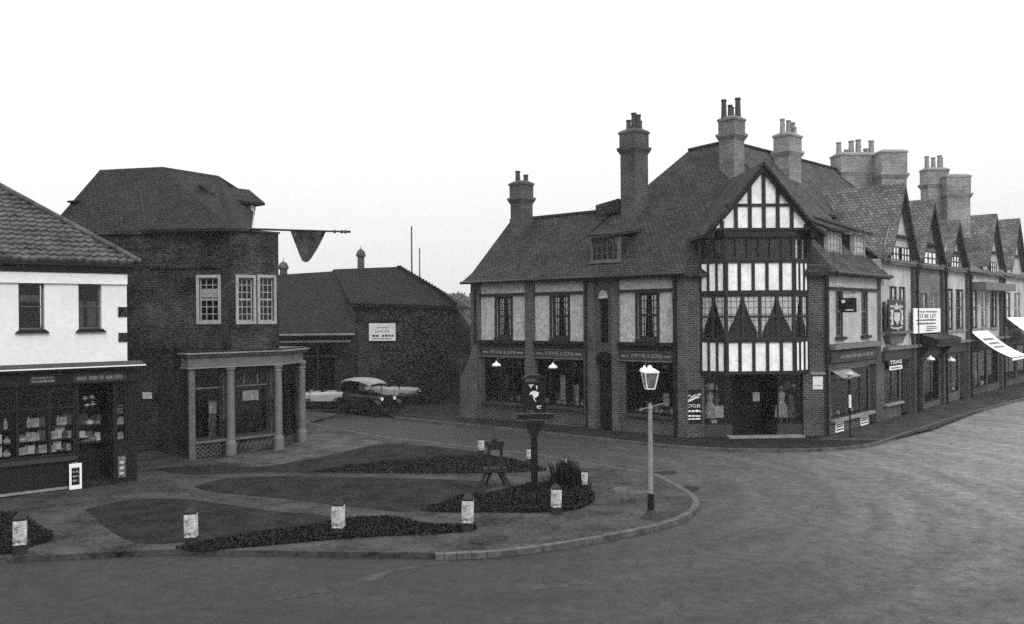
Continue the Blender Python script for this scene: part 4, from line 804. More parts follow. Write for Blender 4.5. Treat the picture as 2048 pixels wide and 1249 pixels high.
# ------------------------------------------------------------------ goods on show
GOODS = {}
def good(kind, W, u, z, n, s=1.0, light=True):
    key = (kind, light)
    if key not in GOODS:
        mt = M['card'] if light else M['cardd']; mb = MB()
        if kind == 'box': mb.abox((0, 0, .11), (.1, .06, .11)); o = mb.build('goods_box', mt); 
        elif kind == 'bottle': mb.lathe((0, 0, 0), [(.05, 0), (.055, .02), (.055, .17), (.02, .23), (.02, .3)], 10); o = mb.build('bottle', mt)
        elif kind == 'jar': mb.lathe((0, 0, 0), [(.07, 0), (.08, .02), (.08, .15), (.06, .17), (.065, .18), (.065, .21)], 10); o = mb.build('jar', mt)
        elif kind == 'card': mb.abox((0, 0, .15), (.11, .006, .15)); mb.abox((0, .05, .06), (.02, .04, .06)); o = mb.build('show_card', M['paper'] if light else mt)
        elif kind == 'hat': mb.lathe((0, 0, 0), [(.02, 0), (.02, .1), (.15, .11), (.15, .125), (.09, .13), (.08, .22), (.05, .24)], 14); o = mb.build('hat', mt)
        elif kind == 'bundle': mb.lathe((0, 0, 0), [(.09, 0), (.11, .05), (.08, .1), (.03, .13), (.06, .17)], 9); o = mb.build('paper_bundle', mt)
        elif kind == 'dish': mb.lathe((0, 0, 0), [(.05, 0), (.06, .015), (.14, .05), (.15, .06), (.13, .055)], 14); o = mb.build('dish', mt)
        elif kind == 'dress': mb.lathe((0, 0, 0), [(.03, 0), (.03, .25), (.3, .26), (.24, .7), (.12, .95), (.17, 1.2), (.15, 1.3), (.05, 1.36), (.05, 1.42), (.09, 1.5), (.07, 1.6)], 12); o = mb.build('dress_stand', mt)
        o['category'] = {'box': 'box', 'bottle': 'bottle', 'jar': 'jar', 'card': 'card', 'hat': 'hat', 'bundle': 'package', 'dish': 'dish', 'dress': 'dress stand'}[kind]
        GOODS[key] = o; c = o
    else:
        c = GOODS[key].copy(); col.objects.link(c)
    c.location = W.p(u, z, n); c.scale = (s, s, s); c.rotation_euler[2] = math.atan2(W.d.y, W.d.x) + random.uniform(-.25, .25)
    return c
ordn = ['leftmost', 'second from left', 'third from left', 'fourth from left', 'fifth from left', 'sixth from left', 'seventh from left', 'eighth from left']
kn = dict(box='box', bottle='bottle', jar='jar', card='show card', hat='hat', bundle='paper package', dish='dish', dress='dress on a stand')
def row(W, kinds, u0, u1, z, n, where, grp, s=1.0, jit=.02):
    for i, k in enumerate(kinds):
        if k is None: continue
        light = not k.endswith('-'); k = k.rstrip('-')
        o = good(k, W, u0 + (u1 - u0) * (i + .5) / len(kinds) + random.uniform(-jit, jit), z, n, s * random.uniform(.85, 1.15), light)
        o['label'] = f"{'pale' if light else 'dull'} {kn[k]}, {ordn[i]} on {where}"; o['group'] = grp
panes = [(Lw.u(-70, 850) - .1, mull[0], 'left'), (mull[0], mull[1], 'middle'), (mull[1], x1, 'right')]
for a, b, nm in panes:
    for z, sh in ((1.1, 'bottom'), (1.48, 'middle'), (1.88, 'top')):
        if sh != 'bottom': MB().box(Lw, a + .06, b - .06, z - .03, z, -.5, -.16).build('shelf', M['fascia'], lh)
        ks = random.choice([['box', 'bottle', 'card', 'jar-', 'box'], ['jar', 'box-', 'bottle', 'card', 'bundle'], ['box', 'card', 'dish', 'bottle-', 'jar'], ['bundle', 'bottle', 'box', 'jar', 'card-']]) if sh != 'top' else random.choice([['card', None, 'jar-', 'bottle'], [None, 'bottle', 'box', 'card-']])
        row(Lw, ks, a + .08, b - .08, z, -.32, f'the {sh} shelf of the {nm} white house pane', 'goods in the white house shop window')
row(Lw, ['hat', 'box-', 'bundle-', 'jar'], d0 + .3, d1 - .1, 1.22, -1.05, 'the ledge inside the white house doorway', 'goods in the white house doorway', s=1.3)
row(Lw, ['card-', 'bundle', 'box-'], d0 + .3, d1 - .1, 1.75, -1.05, 'the upper ledge inside the white house doorway', 'goods in the white house doorway', s=1.2)
mb = MB(); mb.box(Lw, d0 + .2, d1 - .02, 1.17, 1.2, -1.2, -.95); mb.box(Lw, d0 + .2, d1 - .02, 1.7, 1.73, -1.2, -.95); mb.build('ledge', M['fascia'], lh)
for k, z in enumerate((1.3, 1.75, 2.1)): row(Lw, ['box', 'jar'], r0 + .05, r1 - .05, z, -.3, f"the {['lowest', 'middle', 'highest'][k]} shelf right of the white house door", 'goods in the narrow shop pane'); MB().box(Lw, r0 + .06, r1 - .06, z - .03, z, -.5, -.16).build('shelf', M['fascia'], lh)
for i, (du, z) in enumerate([(0, 2.5), (.2, 2.52), (.05, 2.3), (.22, 2.32)]):
    o = good('hat', Lw, (d0 + d1) / 2 - .15 + du, z, -.6, .7); o['label'] = f"small pale hat in the dark shop doorway, {['upper left', 'upper right', 'lower left', 'lower right'][i]} of four"; o['group'] = 'hats hanging in the shop doorway'
mb = MB(); mb.box(Lw, (d0 + d1) / 2 - .3, (d0 + d1) / 2 + .25, 2.24, 2.26, -.66, -.5); mb.box(Lw, (d0 + d1) / 2 - .3, (d0 + d1) / 2 + .25, 2.45, 2.47, -.66, -.5); mb.box(Lw, (d0 + d1) / 2 - .3, (d0 + d1) / 2 - .28, 2.24, 3.08, -.66, -.5); mb.box(Lw, (d0 + d1) / 2 + .23, (d0 + d1) / 2 + .25, 2.24, 3.08, -.66, -.5); mb.build('hat_rack', M['shop'], lh)
# shop goods of the corner building
for (h, nm, rows_) in [(s1, 'left', [(.95, ['bundle-', 'box-', None, 'bundle', 'jar', None])]), (s2, 'middle', [(.95, ['box', 'dish', 'bundle', 'box', 'dish', 'box', 'jar'])]), (s3, 'right', [(.88, ['dish', 'bundle', 'dish', 'box', 'jar', 'bundle', 'dish', 'jar'])])]:
    for z, ks in rows_: row(Mw, ks, h[0] + .2, h[1] - .15, z, -.35, f'the floor of the {nm} side street window', 'goods in the side street shop windows', s=1.1)
    row(Mw, ['card-', 'jar-', 'box-', 'bottle-', 'bundle'], h[0] + .5, h[1] - .4, h[2] + .1, -.8, f'the back step of the {nm} side street window', 'goods at the back of the side street windows', s=1.5)
def panel(W, x0, y0, x1, y1, n, name, label, cat, mt='paper'):
    V = W.off(n); a, b, c, d = V.rect(x0, y0, x1, y1); return tag(MB().box(V, a, b, c, d, -.01, .01).build(name, M[mt], org=V.p(a, c)), label, cat)
panel(Mw, 1121, 751, 1131, 800, -.2, 'show_banner', 'tall narrow pale printed banner in the middle side street shop window', 'banner', 'card')
panel(Mw, 1147, 770, 1158, 803, -.25, 'show_banner', 'shorter pale card right of the tall banner in the shop window', 'banner', 'card')
panel(Mw, 1010, 748, 1018, 776, -.3, 'show_banner', 'small pale card high in the left side street shop window', 'banner', 'cardd')
panel(Mw, 1327, 788, 1339, 812, -.4, 'show_card', 'pale boxed doll display behind the white street lamp in the shop window', 'display', 'card')
# displays each side of the corner shop door
def dress(W, x, z, n, s, lab, light=True):
    o = good('dress', W, W.u(x, 800), z, n, s, light); o['label'] = lab; o['group'] = 'clothes displays at the corner shop door'; return o
dress(Cw, 1426, .5, -.5, .95, 'pale hanging clothes on a stand in the left display of the corner shop')
dress(Cw, 1443, .5, -.8, .8, 'dull clothes stand at the right of the left hand display', False)
dress(Cw, 1571, .5, -.5, .95, 'checked pale dress on a stand in the right display of the corner shop')
dress(Cw, 1594, .5, -.7, .85, 'narrow dull dress on a stand at the far right of the corner shop', False)
panel(Cw, 1421, 812, 1447, 836, -.35, 'draped_cloth', 'white cloth hung across the left display of the corner shop', 'cloth', 'paper')
panel(Cw, 1423, 840, 1434, 852, -.32, 'price_card', 'small white card under the draped cloth of the left display', 'card', 'paper')
row(Cw, ['hat', 'card', 'jar'], Cw.u(1414, 800), Cw.u(1445, 800), 1.9, -.45, 'the top row of the left corner shop display', 'small goods of the left corner display', s=.9)
row(Cw, ['bundle', 'card-', 'hat'], Cw.u(1562, 800), Cw.u(1602, 800), 1.9, -.45, 'the top row of the right corner shop display', 'small goods of the right corner display', s=.9)
for x_, nm in ((1430, 'left'), (1582, 'right')): MB().box(Cw, Cw.u(x_) - .45, Cw.u(x_) + .45, 1.86, 1.89, -.6, -.3).build('shelf', M['fascia'], cb)
row(R, ['box', 'bundle', 'dish-', 'jar', 'box-'], rs[0] + .2, rs[1] - .2, .7, -.3, 'the high street window floor beside the brick corner', 'goods in the first high street window', s=1.2)
row(R, ['box', 'card', 'jar', 'bundle', 'box'], 17, 19, .58, -.25, 'the window floor of the pale gabled shop', 'goods in the far shop windows', s=1.8); row(R, ['card', 'box', 'card', 'bundle'], 22.2, 25, .5, -.25, 'the window floor under the large white awning', 'goods under the awning', s=2.6)
# ------------------------------------------------------------------ boards and lamps on the pavement
sb = thing('pavement_sign', 'white framed enamel sign standing against the dark shop stall riser', 'sign', Lw.p(Lw.u(150, 985), 0, .3))
V = Lw.off(.25); a, b, c, d = V.rect(138, 927, 163, 984); mb = MB(); mb.box(V, a, b, .02, d, -.02, .02); pb = mb.build('sign_panel', M['black'], sb)
mb = MB(); mb.box(V, a, a + .06, .02, d, .022, .035); mb.box(V, b - .06, b, .02, d, .022, .035); mb.box(V, a + .06, b - .06, d - .12, d, .022, .035); mb.box(V, a + .06, b - .06, .02, .14, .022, .035); mb.build('border', M['white'], pb)
for k in range(5): bars(pb, V, a + .09, b - .09, .24 + k * .13, .06, 'letter', n=.034, breaks=2)
V = Lw.off(.1); a, b, c, d = V.rect(236, 913, 251, 955); pb = tag(MB().box(V, a, b, c, d, -.02, .02).build('shop_card', M['cardd'], org=V.p(a, c)), 'small dark show card with pale pictures low beside the shop door', 'sign')
for k in range(3): MB().shape(V, ell((a + b) / 2, c + .12 + k * .17, (b - a) * .35, .05, 8), .022, .03).build('picture', M['card'], pb)
def cup_lamp(W, px, py, lab, n=.65):
    V = W.off(n); u, z = V.uz(px, py); t = thing('shop_lamp', lab, 'lamp', V.p(u, z), 'white lamps over the side street shop windows')
    MB().lathe(V.p(u, z), [(.21, -.03), (.2, .03), (.15, .09), (.06, .12), (.04, .2)], 14).build('lamp_shade', M['white'], t)
    mb = MB(); mb.tube(V.p(u, z + .18), V.p(u, z + .32, -.1), .015, seg=6); mb.tube(V.p(u, z + .32, -.1), W.p(u, z + .3, .1), .015, seg=6); mb.build('lamp_arm', M['metal'], t)
cup_lamp(Mw, 993, 731, 'white shaded lamp over the left side street shop window')
cup_lamp(Mw, 1106, 735, 'white shaded lamp over the middle side street shop window')
cup_lamp(Mw, 1289, 741, 'white shaded lamp over the right shop window, just above the street lamp')
cup_lamp(R, 1902, 721, 'small white lamp over the pavement by the pale gabled shop'); cup_lamp(R, 1861, 719, 'small white lamp over the dark door beneath the TO BE LET board')
# slender white topped standard before the high street window
q = R.off(.9); u, z = q.uz(1700, 832); st = thing('lamp_standard', 'thin dark standard with a white band and white saucer top on the high street pavement', 'lamp', q.p(u, 0))
zt = q.uz(1700, 750)[1]; MB().tube(q.p(u, 0), q.p(u, zt - .1), .035, seg=8).build('post', M['black'], st); MB().tube(q.p(u, q.uz(1700, 816)[1]), q.p(u, q.uz(1700, 790)[1]), .05, seg=10).build('band', M['white'], st)
MB().lathe(q.p(u, zt), [(.05, -.15), (.08, -.04), (.2, 0), (.2, .06), (.08, .1), (.02, .14)], 14).build('lamp_shade', M['card'], st)
# ------------------------------------------------------------------ bank like brick building with a columned shop bay
YA = 33.7
def gp(px, Y): return Vector((ray(px, 640)[0] * Y, Y))
Aw = Wall(gp(190, 33.9), gp(462, 33.6)); Bw = Wall(gp(462, 33.2), gp(558, 34.9)); ZB = 8.3
bk_ = thing('brick_building', 'dark brick building with a hipped roof and a pale columned shop bay', 'building', Bw.p(0, 0))
bw1 = Aw.rect(399, 556, 437, 643); mb = MB(); wall_skin(mb, Aw, 0, Aw.L, 0, ZB, [bw1], .2); mb.build('wall', M['brickb'], bk_)
bw2 = Bw.rect(476, 556, 506, 643); bw3 = Bw.rect(519, 556, 547, 643); mb = MB(); wall_skin(mb, Bw, 0, Bw.L, 0, ZB, [bw2, bw3], .2)
mb.poly([Bw.p(Bw.L, 0), Bw.p(Bw.L, 0, -9), Bw.p(Bw.L, ZB, -9), Bw.p(Bw.L, ZB)]); mb.poly([Bw.p(0, 0), Bw.p(0, 0, -.6), Bw.p(0, ZB, -.6), Bw.p(0, ZB)]); mb.build('wall', M['brickb'], bk_)
mb = MB(); mb.box(Aw, 0, Aw.L, ZB - .1, ZB + .04, -.1, .14); mb.box(Aw, 2.2, Aw.L, 6.9, 6.98, .004, .08); mb.build('string_course', M['brickb'], bk_)
mb = MB(); mb.box(Bw, -.05, Bw.L + .03, ZB - .02, ZB + .05, -.3, .08); mb.build('coping', M['fascia'], bk_)
for W, w in ((Aw, bw1), (Bw, bw2), (Bw, bw3)):
    o = window(bk_, W, w, 3, 6, n=-.06, meet=.5, edge=.05, frame='lframe', curtains=[[(.05, .55), (.95, .55), (.95, .75), (.05, .75)]] if W is Aw else None, bar=.03)
    mb = MB(); e = .11; mb.box(W, w[0] - e, w[0], w[2] - e, w[3] + e, .004, .05); mb.box(W, w[1], w[1] + e, w[2] - e, w[3] + e, .004, .05); mb.box(W, w[0], w[1], w[2] - e, w[2], .004, .07); mb.box(W, w[0], w[1], w[3], w[3] + e, .004, .05); mb.build('window_surround', M['lframe'], bk_)
# roof: hipped, bent round the corner
def P3(px, py, Y): return atY(px, py, Y)
e0 = P3(80, 478, 35.2); e1 = P3(300, 458, 33.5); e2 = P3(470, 457, 33.0); e3 = P3(502, 456, 34.4); r0_ = P3(200, 340, 37.2); r1_ = P3(325, 334, 36.6); r2_ = P3(437, 352, 37.6); e4 = P3(506, 452, 41); k2 = P3(462, 378, 37.0)
mb = MB(); mb.slab([e0, e1, r1_, r0_], .1); mb.slab([e1, e2, r2_, r1_], .1); mb.slab([e2, e3, k2, r2_], .1); mb.slab([e3, e4, k2 + Vector((.2, 3, 0)), k2], .1)
mb.slab([r0_, r1_, r1_ + Vector((0, 4, -3)), e0 + Vector((0, 6, 0))], .1); mb.slab([r1_, r2_, k2 + Vector((0, 4, 0)), r1_ + Vector((0, 4, -3))], .1); mb.slab([e0, r0_, e0 + Vector((0, 6, 0))], .1); mb.build('roof', M['tile2'], bk_)
d0_ = P3(457, 452, 36.5); V = Wall((d0_.x, 36.2), (d0_.x + .85, 37.2)); zt_ = atY(480, 403, 36.6).z
mb = MB(); mb.box(V, 0, V.L, ZB, zt_, -1.5, 0); dm_ = mb.build('dormer', M['metal'], bk_)
mb = MB(); mb.box(V, V.L - .2, V.L - .02, ZB + .1, zt_ - .1, .002, .05); mb.build('window_frame', M['white'], dm_)
mb = MB(); a = V.p(-.5, zt_, .35); b = V.p(V.L + .3, zt_, .35); c = V.p(V.L + .1, zt_ + .62, -.5); d = V.p(-.9, zt_ + .62, -.5); mb.slab([a, b, c, d], .1); mb.slab([d, c, V.p(V.L + .3, zt_, -1.9), V.p(-.5, zt_, -1.9)], .1); mb.slab([b, V.p(V.L + .3, zt_, -1.9), c], .1); mb.build('dormer_roof', M['tile2'], dm_)
mb = MB(); mb.slab([P3(134, 402, 36), P3(160, 400, 36), P3(150, 408, 37)], .06); mb.build('eave_fragment', M['tile2'], bk_)
# shop bay
S0 = G(378, 919); S1 = G(560, 897); S2 = G(602, 883)
Sw = Wall(S0, S1); Tw = Wall(S1, S2)
b1, b2 = (.22, Sw.u(446, 850), .62, 3.02), (Sw.u(470, 850), Sw.u(540, 850), .62, 3.02); b3 = (.15, Tw.L - .22, .35, 3.02)
mb = MB(); wall_skin(mb, Sw, 0, Sw.L, 0, 3.2, [b1, b2], .2, -.02); wall_skin(mb, Tw, 0, Tw.L, 0, 3.2, [b3], .2, -.02); mb.poly([Sw.p(0, 0, -.02), Sw.p(0, 0, -2.5), Sw.p(0, 3.2, -2.5), Sw.p(0, 3.2, -.02)]); mb.poly([Tw.p(Tw.L, 0, -.02), Tw.p(Tw.L, 0, -3), Tw.p(Tw.L, 3.2, -3), Tw.p(Tw.L, 3.2, -.02)])
sf = mb.build('shop_bay', M['brickb'], bk_)
shopwin(bk_, Sw, b1, (), 2.45, 1.6, n=-.1, fm='frame'); shopwin(bk_, Sw, b2, (), 2.5, 1.6, n=-.1, fm='frame')
mb = MB()
for x_ in (491, 518): mb.box(Sw, Sw.u(x_, 760) - .02, Sw.u(x_, 760) + .02, 2.54, 2.93, -.15, -.11)
for q_ in (b1, b2): mb.box(Sw, q_[0] + .09, q_[1] - .09, 2.46, 2.51, -.09, -.07)
mb.build('transom_bars', M['sill'], bk_); shopwin(bk_, Tw, b3, (), 2.5, 1.2, n=-.1, fm='shop')
def band(z0, z1, n, mt, nm):
    mb = MB(); o = [Sw.p(-n * .5, 0, n), Sw.p(Sw.L, 0, n) * .5 + Tw.p(0, 0, n) * .5 + Vector((.02, -.02, 0)), Tw.p(Tw.L + n * .5, 0, n)]; i_ = [Tw.p(Tw.L + n * .5, 0, -.6), Tw.p(0, 0, -.9), Sw.p(-n * .5, 0, -.5)]
    lp = o + i_; mb.prism([Vector((p.x, p.y, z0)) for p in lp], [Vector((p.x, p.y, z1)) for p in lp]); return mb.build(nm, M[mt], bk_)
band(3.21, 3.26, .2, 'stone', 'architrave'); band(3.27, 3.62, .1, 'gfas', 'fascia'); band(3.63, 3.72, .22, 'metal', 'cornice'); band(3.725, 3.77, .34, 'stone', 'cornice'); band(3.775, 3.83, .2, 'shop', 'roof_lead')
mb = MB(); mb.poly([Sw.p(0, 3.8), Sw.p(Sw.L, 3.8), Tw.p(Tw.L, 3.8), Tw.p(Tw.L, 3.95, -2.5), Sw.p(.6, 3.95, -3)]); mb.build('bay_roof', M['shop'], bk_)
def column(P, lab=None):
    o = MB().lathe((P.x, P.y, 0), [(.2, .0), (.2, .42), (.19, .44), (.17, .5), (.15, .54), (.15, 1.2), (.135, 2.95), (.155, 2.97), (.155, 3.02), (.14, 3.05), (.18, 3.12), (.19, 3.2)], 18).build('column', M['gfas'], bk_)
column(Sw.p(Sw.u(458, 850), 0, .14)); column(Sw.p(Sw.L - .12, 0, .12)); column(Tw.p(Tw.L - .1, 0, .1))
MB().box(Sw, -.02, .2, 0, 3.2, .0, .1).build('pilaster', M['metal'], bk_)
mb = MB()
for k in range(5):
    for j in range(3):
        for sgn in (-1, 1):
            u = .3 + k * .2; z = .1 + j * .16; p_, q_ = Sw.p(u - .09, z - sgn * .07, .03), Sw.p(u + .09, z + sgn * .07, .03); mb.tube(p_, q_, .018, seg=5)
mb.build('lattice', M['metal'], sf); mb = MB(); random.seed(3)
for k in range(26):
    u = Sw.u(472, 890) + k * .066; z = .3 + .08 * math.sin(k * 2.1); mb.tube(Sw.p(u, z - .1, .01), Sw.p(u + .05, z + .1, .01), .016, seg=5)
mb.build('lettering', M['metal'], sf)
MB().box(Sw, .2, Sw.L - .1, .52, .6, 0, .12).build('shop_sill', M['sill'], bk_)
panel(Sw, 485, 781, 517, 801, -.2, 'window_notice', 'pale notice hung in the right window of the columned shop bay', 'notice', 'card')
panel(Sw, 418, 805, 434, 828, -.5, 'poster', 'pale picture of a hat and face in the left window of the columned bay', 'poster', 'card')
panel(Sw, 417, 800, 446, 880, -.55, 'reflection_panel', 'tall grey panel painted as a reflection in the left window of the columned bay', 'display', 'cardd')  # added grey panel standing in for a reflection in the glass
panel(Sw, 498, 868, 518, 872, -.2, 'price_ticket', 'low pale ticket on the sill of the columned shop bay', 'ticket', 'card')
pn_ = panel(Aw, 285, 785, 304, 798, .06, 'wall_plate', 'small pale plate on the dark brick wall between the two shops', 'plate', 'card')
# flag on its pole
p0 = atY(478, 458, 34.0); p1 = atY(700, 464, 31.5); fp = thing('flag', 'drooping dark pennant on a long pole reaching out from the brick building', 'flag', p0)
mb = MB(); mb.tube(p0, p0.lerp(p1, .93), .045, .03, seg=8); mb.tube(p0.lerp(p1, .93), p1, .03, .045, seg=8); mb.build('pole', M['black'], fp)
mb = MB(); f0 = [(580, 461), (605, 521), (613, 527), (621, 525), (630, 510), (652, 463)]
Y0 = 32.85; top = [(580 + 72 * i / 12) for i in range(13)]
def fb(x):                                                        # lower edge of the cloth
    pts = [(580, 461), (592, 492), (601, 516), (606, 526), (618, 524), (626, 512), (636, 496), (645, 478), (652, 463)]
    for (a, b), (c, d) in zip(pts, pts[1:]):
        if a <= x <= c: return b + (d - b) * (x - a) / (c - a)
    return 463
prev = None
for x in top:
    yb = fb(x); t0 = 460.5 + (x - 580) * .03; rowp = [atY(x, t0 + (yb - t0) * j / 8, Y0 - (x - 580) * .008 + .1 * math.sin(x * .25 + j * .5)) for j in range(9)]
    if prev:
        for j in range(8): mb.poly([prev[j], rowp[j], rowp[j + 1], prev[j + 1]])
    prev = rowp
mb.build('cloth', M['flag'], fp, smooth=True)
mb = MB()
for t in (.87, .93, .96): c = p0.lerp(p1, t); mb.lathe(c - Vector((0, 0, .07)), [(.02, 0), (.07, .04), (.05, .1), (.02, .13)], 7)
mb.build('finial', M['black'], fp)
# ------------------------------------------------------------------ long low barn in the middle distance
bn = thing('barn', 'long dark brick barn with a sweeping tiled roof behind the parked cars', 'building', (-14, 52, 0))
YB = 51.5
def bp(px, py, Y): return atY(px, py, Y)
b0 = bp(705, 700, YB); b1_ = bp(905, 700, YB); Bn = Wall((b0.x, YB), (b1_.x, YB)); zc = bp(905, 606, YB).z
Bl = Wall(bp(540, 700, 48.5), bp(705, 700, 48.8)); zl = bp(640, 665, 48.6).z
mb = MB(); mb.box(Bn, 0, Bn.L, 0, zc, -8, 0); mb.build('wall', M['brick2'], bn)
sh = (.9, Bl.L - .9, .4, zl - .7)
mb = MB(); wall_skin(mb, Bl, 0, Bl.L, 0, zl, [sh], .3); mb.poly([Bl.p(Bl.L, 0), Bl.p(Bl.L, 0, -4), Bl.p(Bl.L, zl, -4), Bl.p(Bl.L, zl)]); mb.build('front_wall', M['bfront'], bn)
shopwin(bn, Bl, sh, [sh[0] + (sh[1] - sh[0]) * k for k in (.3, .62)], zl - 1.3, 1.5, fm='frame')
mb = MB(); mb.box(Bl, -.2, Bl.L + .2, zl - .16, zl - .06, .0, .4); mb.build('cornice', M['stone'], bn)
mb = MB(); mb.box(Bl, .2, Bl.L - .1, zl - .55, zl - .45, .0, .15); mb.build('moulding', M['gfas'], bn)
YR = 56.0; ra = bp(540, 551, YR); rb = bp(667, 543, YR); rc = bp(667, 539, YR); rd_ = bp(796, 534, YR)
ev = lambda x, dz=0: Vector((x, YB - .4, zc - .1 + dz))
hipc = bp(912, 612, YB - .4); mid = bp(870, 578, YB + 1.6)
mb = MB(); mb.slab([bp(700, 606, YB - .4), hipc, mid, rd_, rc], .2)
mb.slab([Bl.p(-.3, zl - .03, .35), Bl.p(Bl.L + .25, zl - .03, .35), bp(705, 606, YB - .3), rb, ra], .2)
mb.slab([hipc, hipc + Vector((.4, 9, 0)), mid + Vector((.1, 6, 0)), mid], .2); mb.slab([mid, mid + Vector((.1, 6, 0)), rd_], .2)
mb.slab([rc, rd_, rd_ + Vector((1, 6, -3)), ra + Vector((0, 6, -3))], .2); mb.slab([ra, rb, rd_ + Vector((1, 6, -3)), ra + Vector((0, 6, -3))], .2); mb.build('roof', M['tile3'], bn)
mb = MB(); pts = [rd_, mid, hipc]
for a, b in zip(pts, pts[1:]):
    n_ = int((b - a).length / .3)
    for i in range(n_): c = a.lerp(b, (i + .5) / n_); mb.abox(c + Vector((0, 0, .05)), (.13, .13, .07), .4)
mb.build('hip_tiles', M['tile3'], bn)
mb = MB(); x0_, x1_ = bp(905, 640, YB + 1).x, bp(952, 640, YB + 1).x
mb.prism([Vector((x0_ - .3, YB + .8, 0)), Vector((x1_, YB + .8, 0)), bp(952, 668, YB + .8), bp(912, 614, YB + .8), Vector((x0_ - .3, YB + .8, zc))], [Vector((x0_ - .3, YB + 6, 0)), Vector((x1_, YB + 6, 0)), bp(952, 668, YB + .8) + Vector((0, 5.2, 0)), bp(912, 614, YB + .8) + Vector((0, 5.2, 0)), Vector((x0_ - .3, YB + 6, zc))]); mb.build('lean_to', M['brick2'], bn)
for px, py0, py1, Y, w in ((722, 538, 497, 57.0, 7.5), (567, 550, 522, 57.5, 8)):
    base = bp(px, py0, Y); topz = bp(px, py1 + 12, Y).z; r = w / F * Y
    mb = MB(); mb.lathe((base.x, base.y, 0), [(r, base.z - .6), (r * .92, topz - .2), (r * 1.3, topz - .12), (r * 1.3, topz), (r * .9, topz + .22), (r * .3, topz + .34)], 8, rot=.39); c_v = mb.build('roof_vent', M['stack'], bn)
    MB().tube((base.x, base.y, topz + .3), (base.x, base.y, bp(px, py1, Y).z + .15), .03, .015, seg=6).build('finial', M['black'], c_v)
pn = thing('notice_board', 'white SHOPS notice board fixed high on the ivy covered barn wall', 'sign', Bn.p(2, 3, 0)); a, b, c, d = Bn.off(.1).rect(738, 647, 791, 682)
V = Bn.off(.1); MB().box(V, a, b, c, d, -.04, .02).build('sign_panel', M['paper'], pn); m_ = (a + b) / 2
bars(pn, V, a + .45, b - .4, d - .28, .08, 'stone', n=.03, breaks=4); text(pn, V, 'SHOPS', m_, c + .54, .16, 'stone', n=.024, fit=(b - a) * .55); bars(pn, V, a + .2, a + .62, c + .24, .12, 'black', n=.03, breaks=4); bars(pn, V, a + .75, b - .1, c + .24, .12, 'black', n=.03, breaks=6); bars(pn, V, a + .2, b - .2, c + .1, .06, 'stone', n=.03, breaks=6)
random.seed(11); mb = MB()
for k in range(5000):
    px = random.uniform(760, 902); t = (px - 735) / 190; top = 560 + 60 * abs(t - .35); py = random.uniform(top + 10 * math.sin(px * .2), 800)
    if random.random() > .35 + .65 * (.5 + .5 * math.sin(px * .09 + 1.2 * math.sin(py * .05))) : continue
    if 730 < px < 798 and 640 < py < 690: continue
    Y = YB - .06 - random.random() * .3; zmax = zc - .1
    c = bp(px, py, Y); 
    if c.z > zmax or c.z < .05: continue
    a = Vector((random.gauss(0, 1), random.gauss(0, .4), random.gauss(0, 1))).normalized() * .1; b = a.cross(Vector((random.gauss(0, .3), 1, random.gauss(0, .3)))).normalized() * .07
    mb.poly([c - a, c - b, c + a, c + b])
iv = tag(mb.build('ivy', M['leafd'], org=(Bn.p(3, 0, 0))), 'thin dark ivy creeping over the right half of the barn wall', 'climbing plant')
# wing wall left of the corner building
q0, q1 = G(921, 835), G(948, 838); Qw = Wall(q0, q1); mb = MB(); L_ = Qw.L
mb.shape(Qw, [(0, 0), (L_, 0), (L_, 3.6), (L_ * .55, 2.7), (0, 1.9)], -.35, 0); tag(mb.build('garden_wall', M['pierb'], org=Qw.p(0, 0)), 'short sloping brick wing wall at the left end of the corner building', 'wall')
for px, pt, pb, Y, r, lab in ((823, 453, 600, 64, .07, 'taller thin bare pole rising behind the barn roof'), (839, 497, 600, 66, .06, 'shorter thin bare pole rising behind the barn roof')):
    a = bp(px + .5, pb, Y); b = bp(px, pt, Y); a.z = -.1; mb = MB(); mb.tube(a, b, r * 1.2, r * .7, seg=8); tag(mb.build('pole', M['bark'], org=a), lab, 'pole', 'thin poles behind the barn')
# distant trees
def tree(px, py, Y, w, lab, seed):
    rnd = random.Random(seed); top = atY(px, py, Y); base = Vector((top.x, Y, 0)); h = top.z; t = thing('distant_tree', lab, 'tree', base, 'far trees beyond the barn')
    mb = MB(); mb.tube(base, base + Vector((0, 0, h * .7)), w * .05, w * .02, seg=7)
    for k in range(7): a = rnd.uniform(0, 6.3); s0 = base + Vector((0, 0, h * rnd.uniform(.3, .6))); mb.tube(s0, s0 + Vector((math.cos(a) * w * .35, math.sin(a) * w * .35, h * .22)), w * .02, w * .006, seg=5)
    mb.build('trunk', M['bark'], t); mb = MB()
    cl = [(Vector((rnd.gauss(0, .26) * w, rnd.gauss(0, .26) * w, h * rnd.uniform(.35, .88))), w * rnd.uniform(.12, .24)) for _ in range(16)]
    for c, r in cl:
        for _ in range(70):
            d = Vector((rnd.gauss(0, 1), rnd.gauss(0, 1), rnd.gauss(0, 1))).normalized() * r * rnd.uniform(.5, 1.1); p = base + c + d
            if p.z > h * 1.02: continue
            a = Vector((rnd.gauss(0, 1), rnd.gauss(0, 1), rnd.gauss(0, 1))).normalized() * w * .045; b = a.cross(Vector((rnd.gauss(0, 1), rnd.gauss(0, 1), 1))).normalized() * w * .03; mb.poly([p - a, p - b, p + a, p + b])
    mb.build('crown', M['treef'], t)
for i, (px, py, Y, w) in enumerate([(905, 588, 210, 9), (918, 590, 220, 8), (931, 586, 230, 10), (944, 592, 215, 8), (892, 596, 240, 8)]): tree(px, py, Y, w, f"hazy bushy tree, {ordn[i] if i < 4 else 'lowest one'} in the gap between barn and corner building", i)
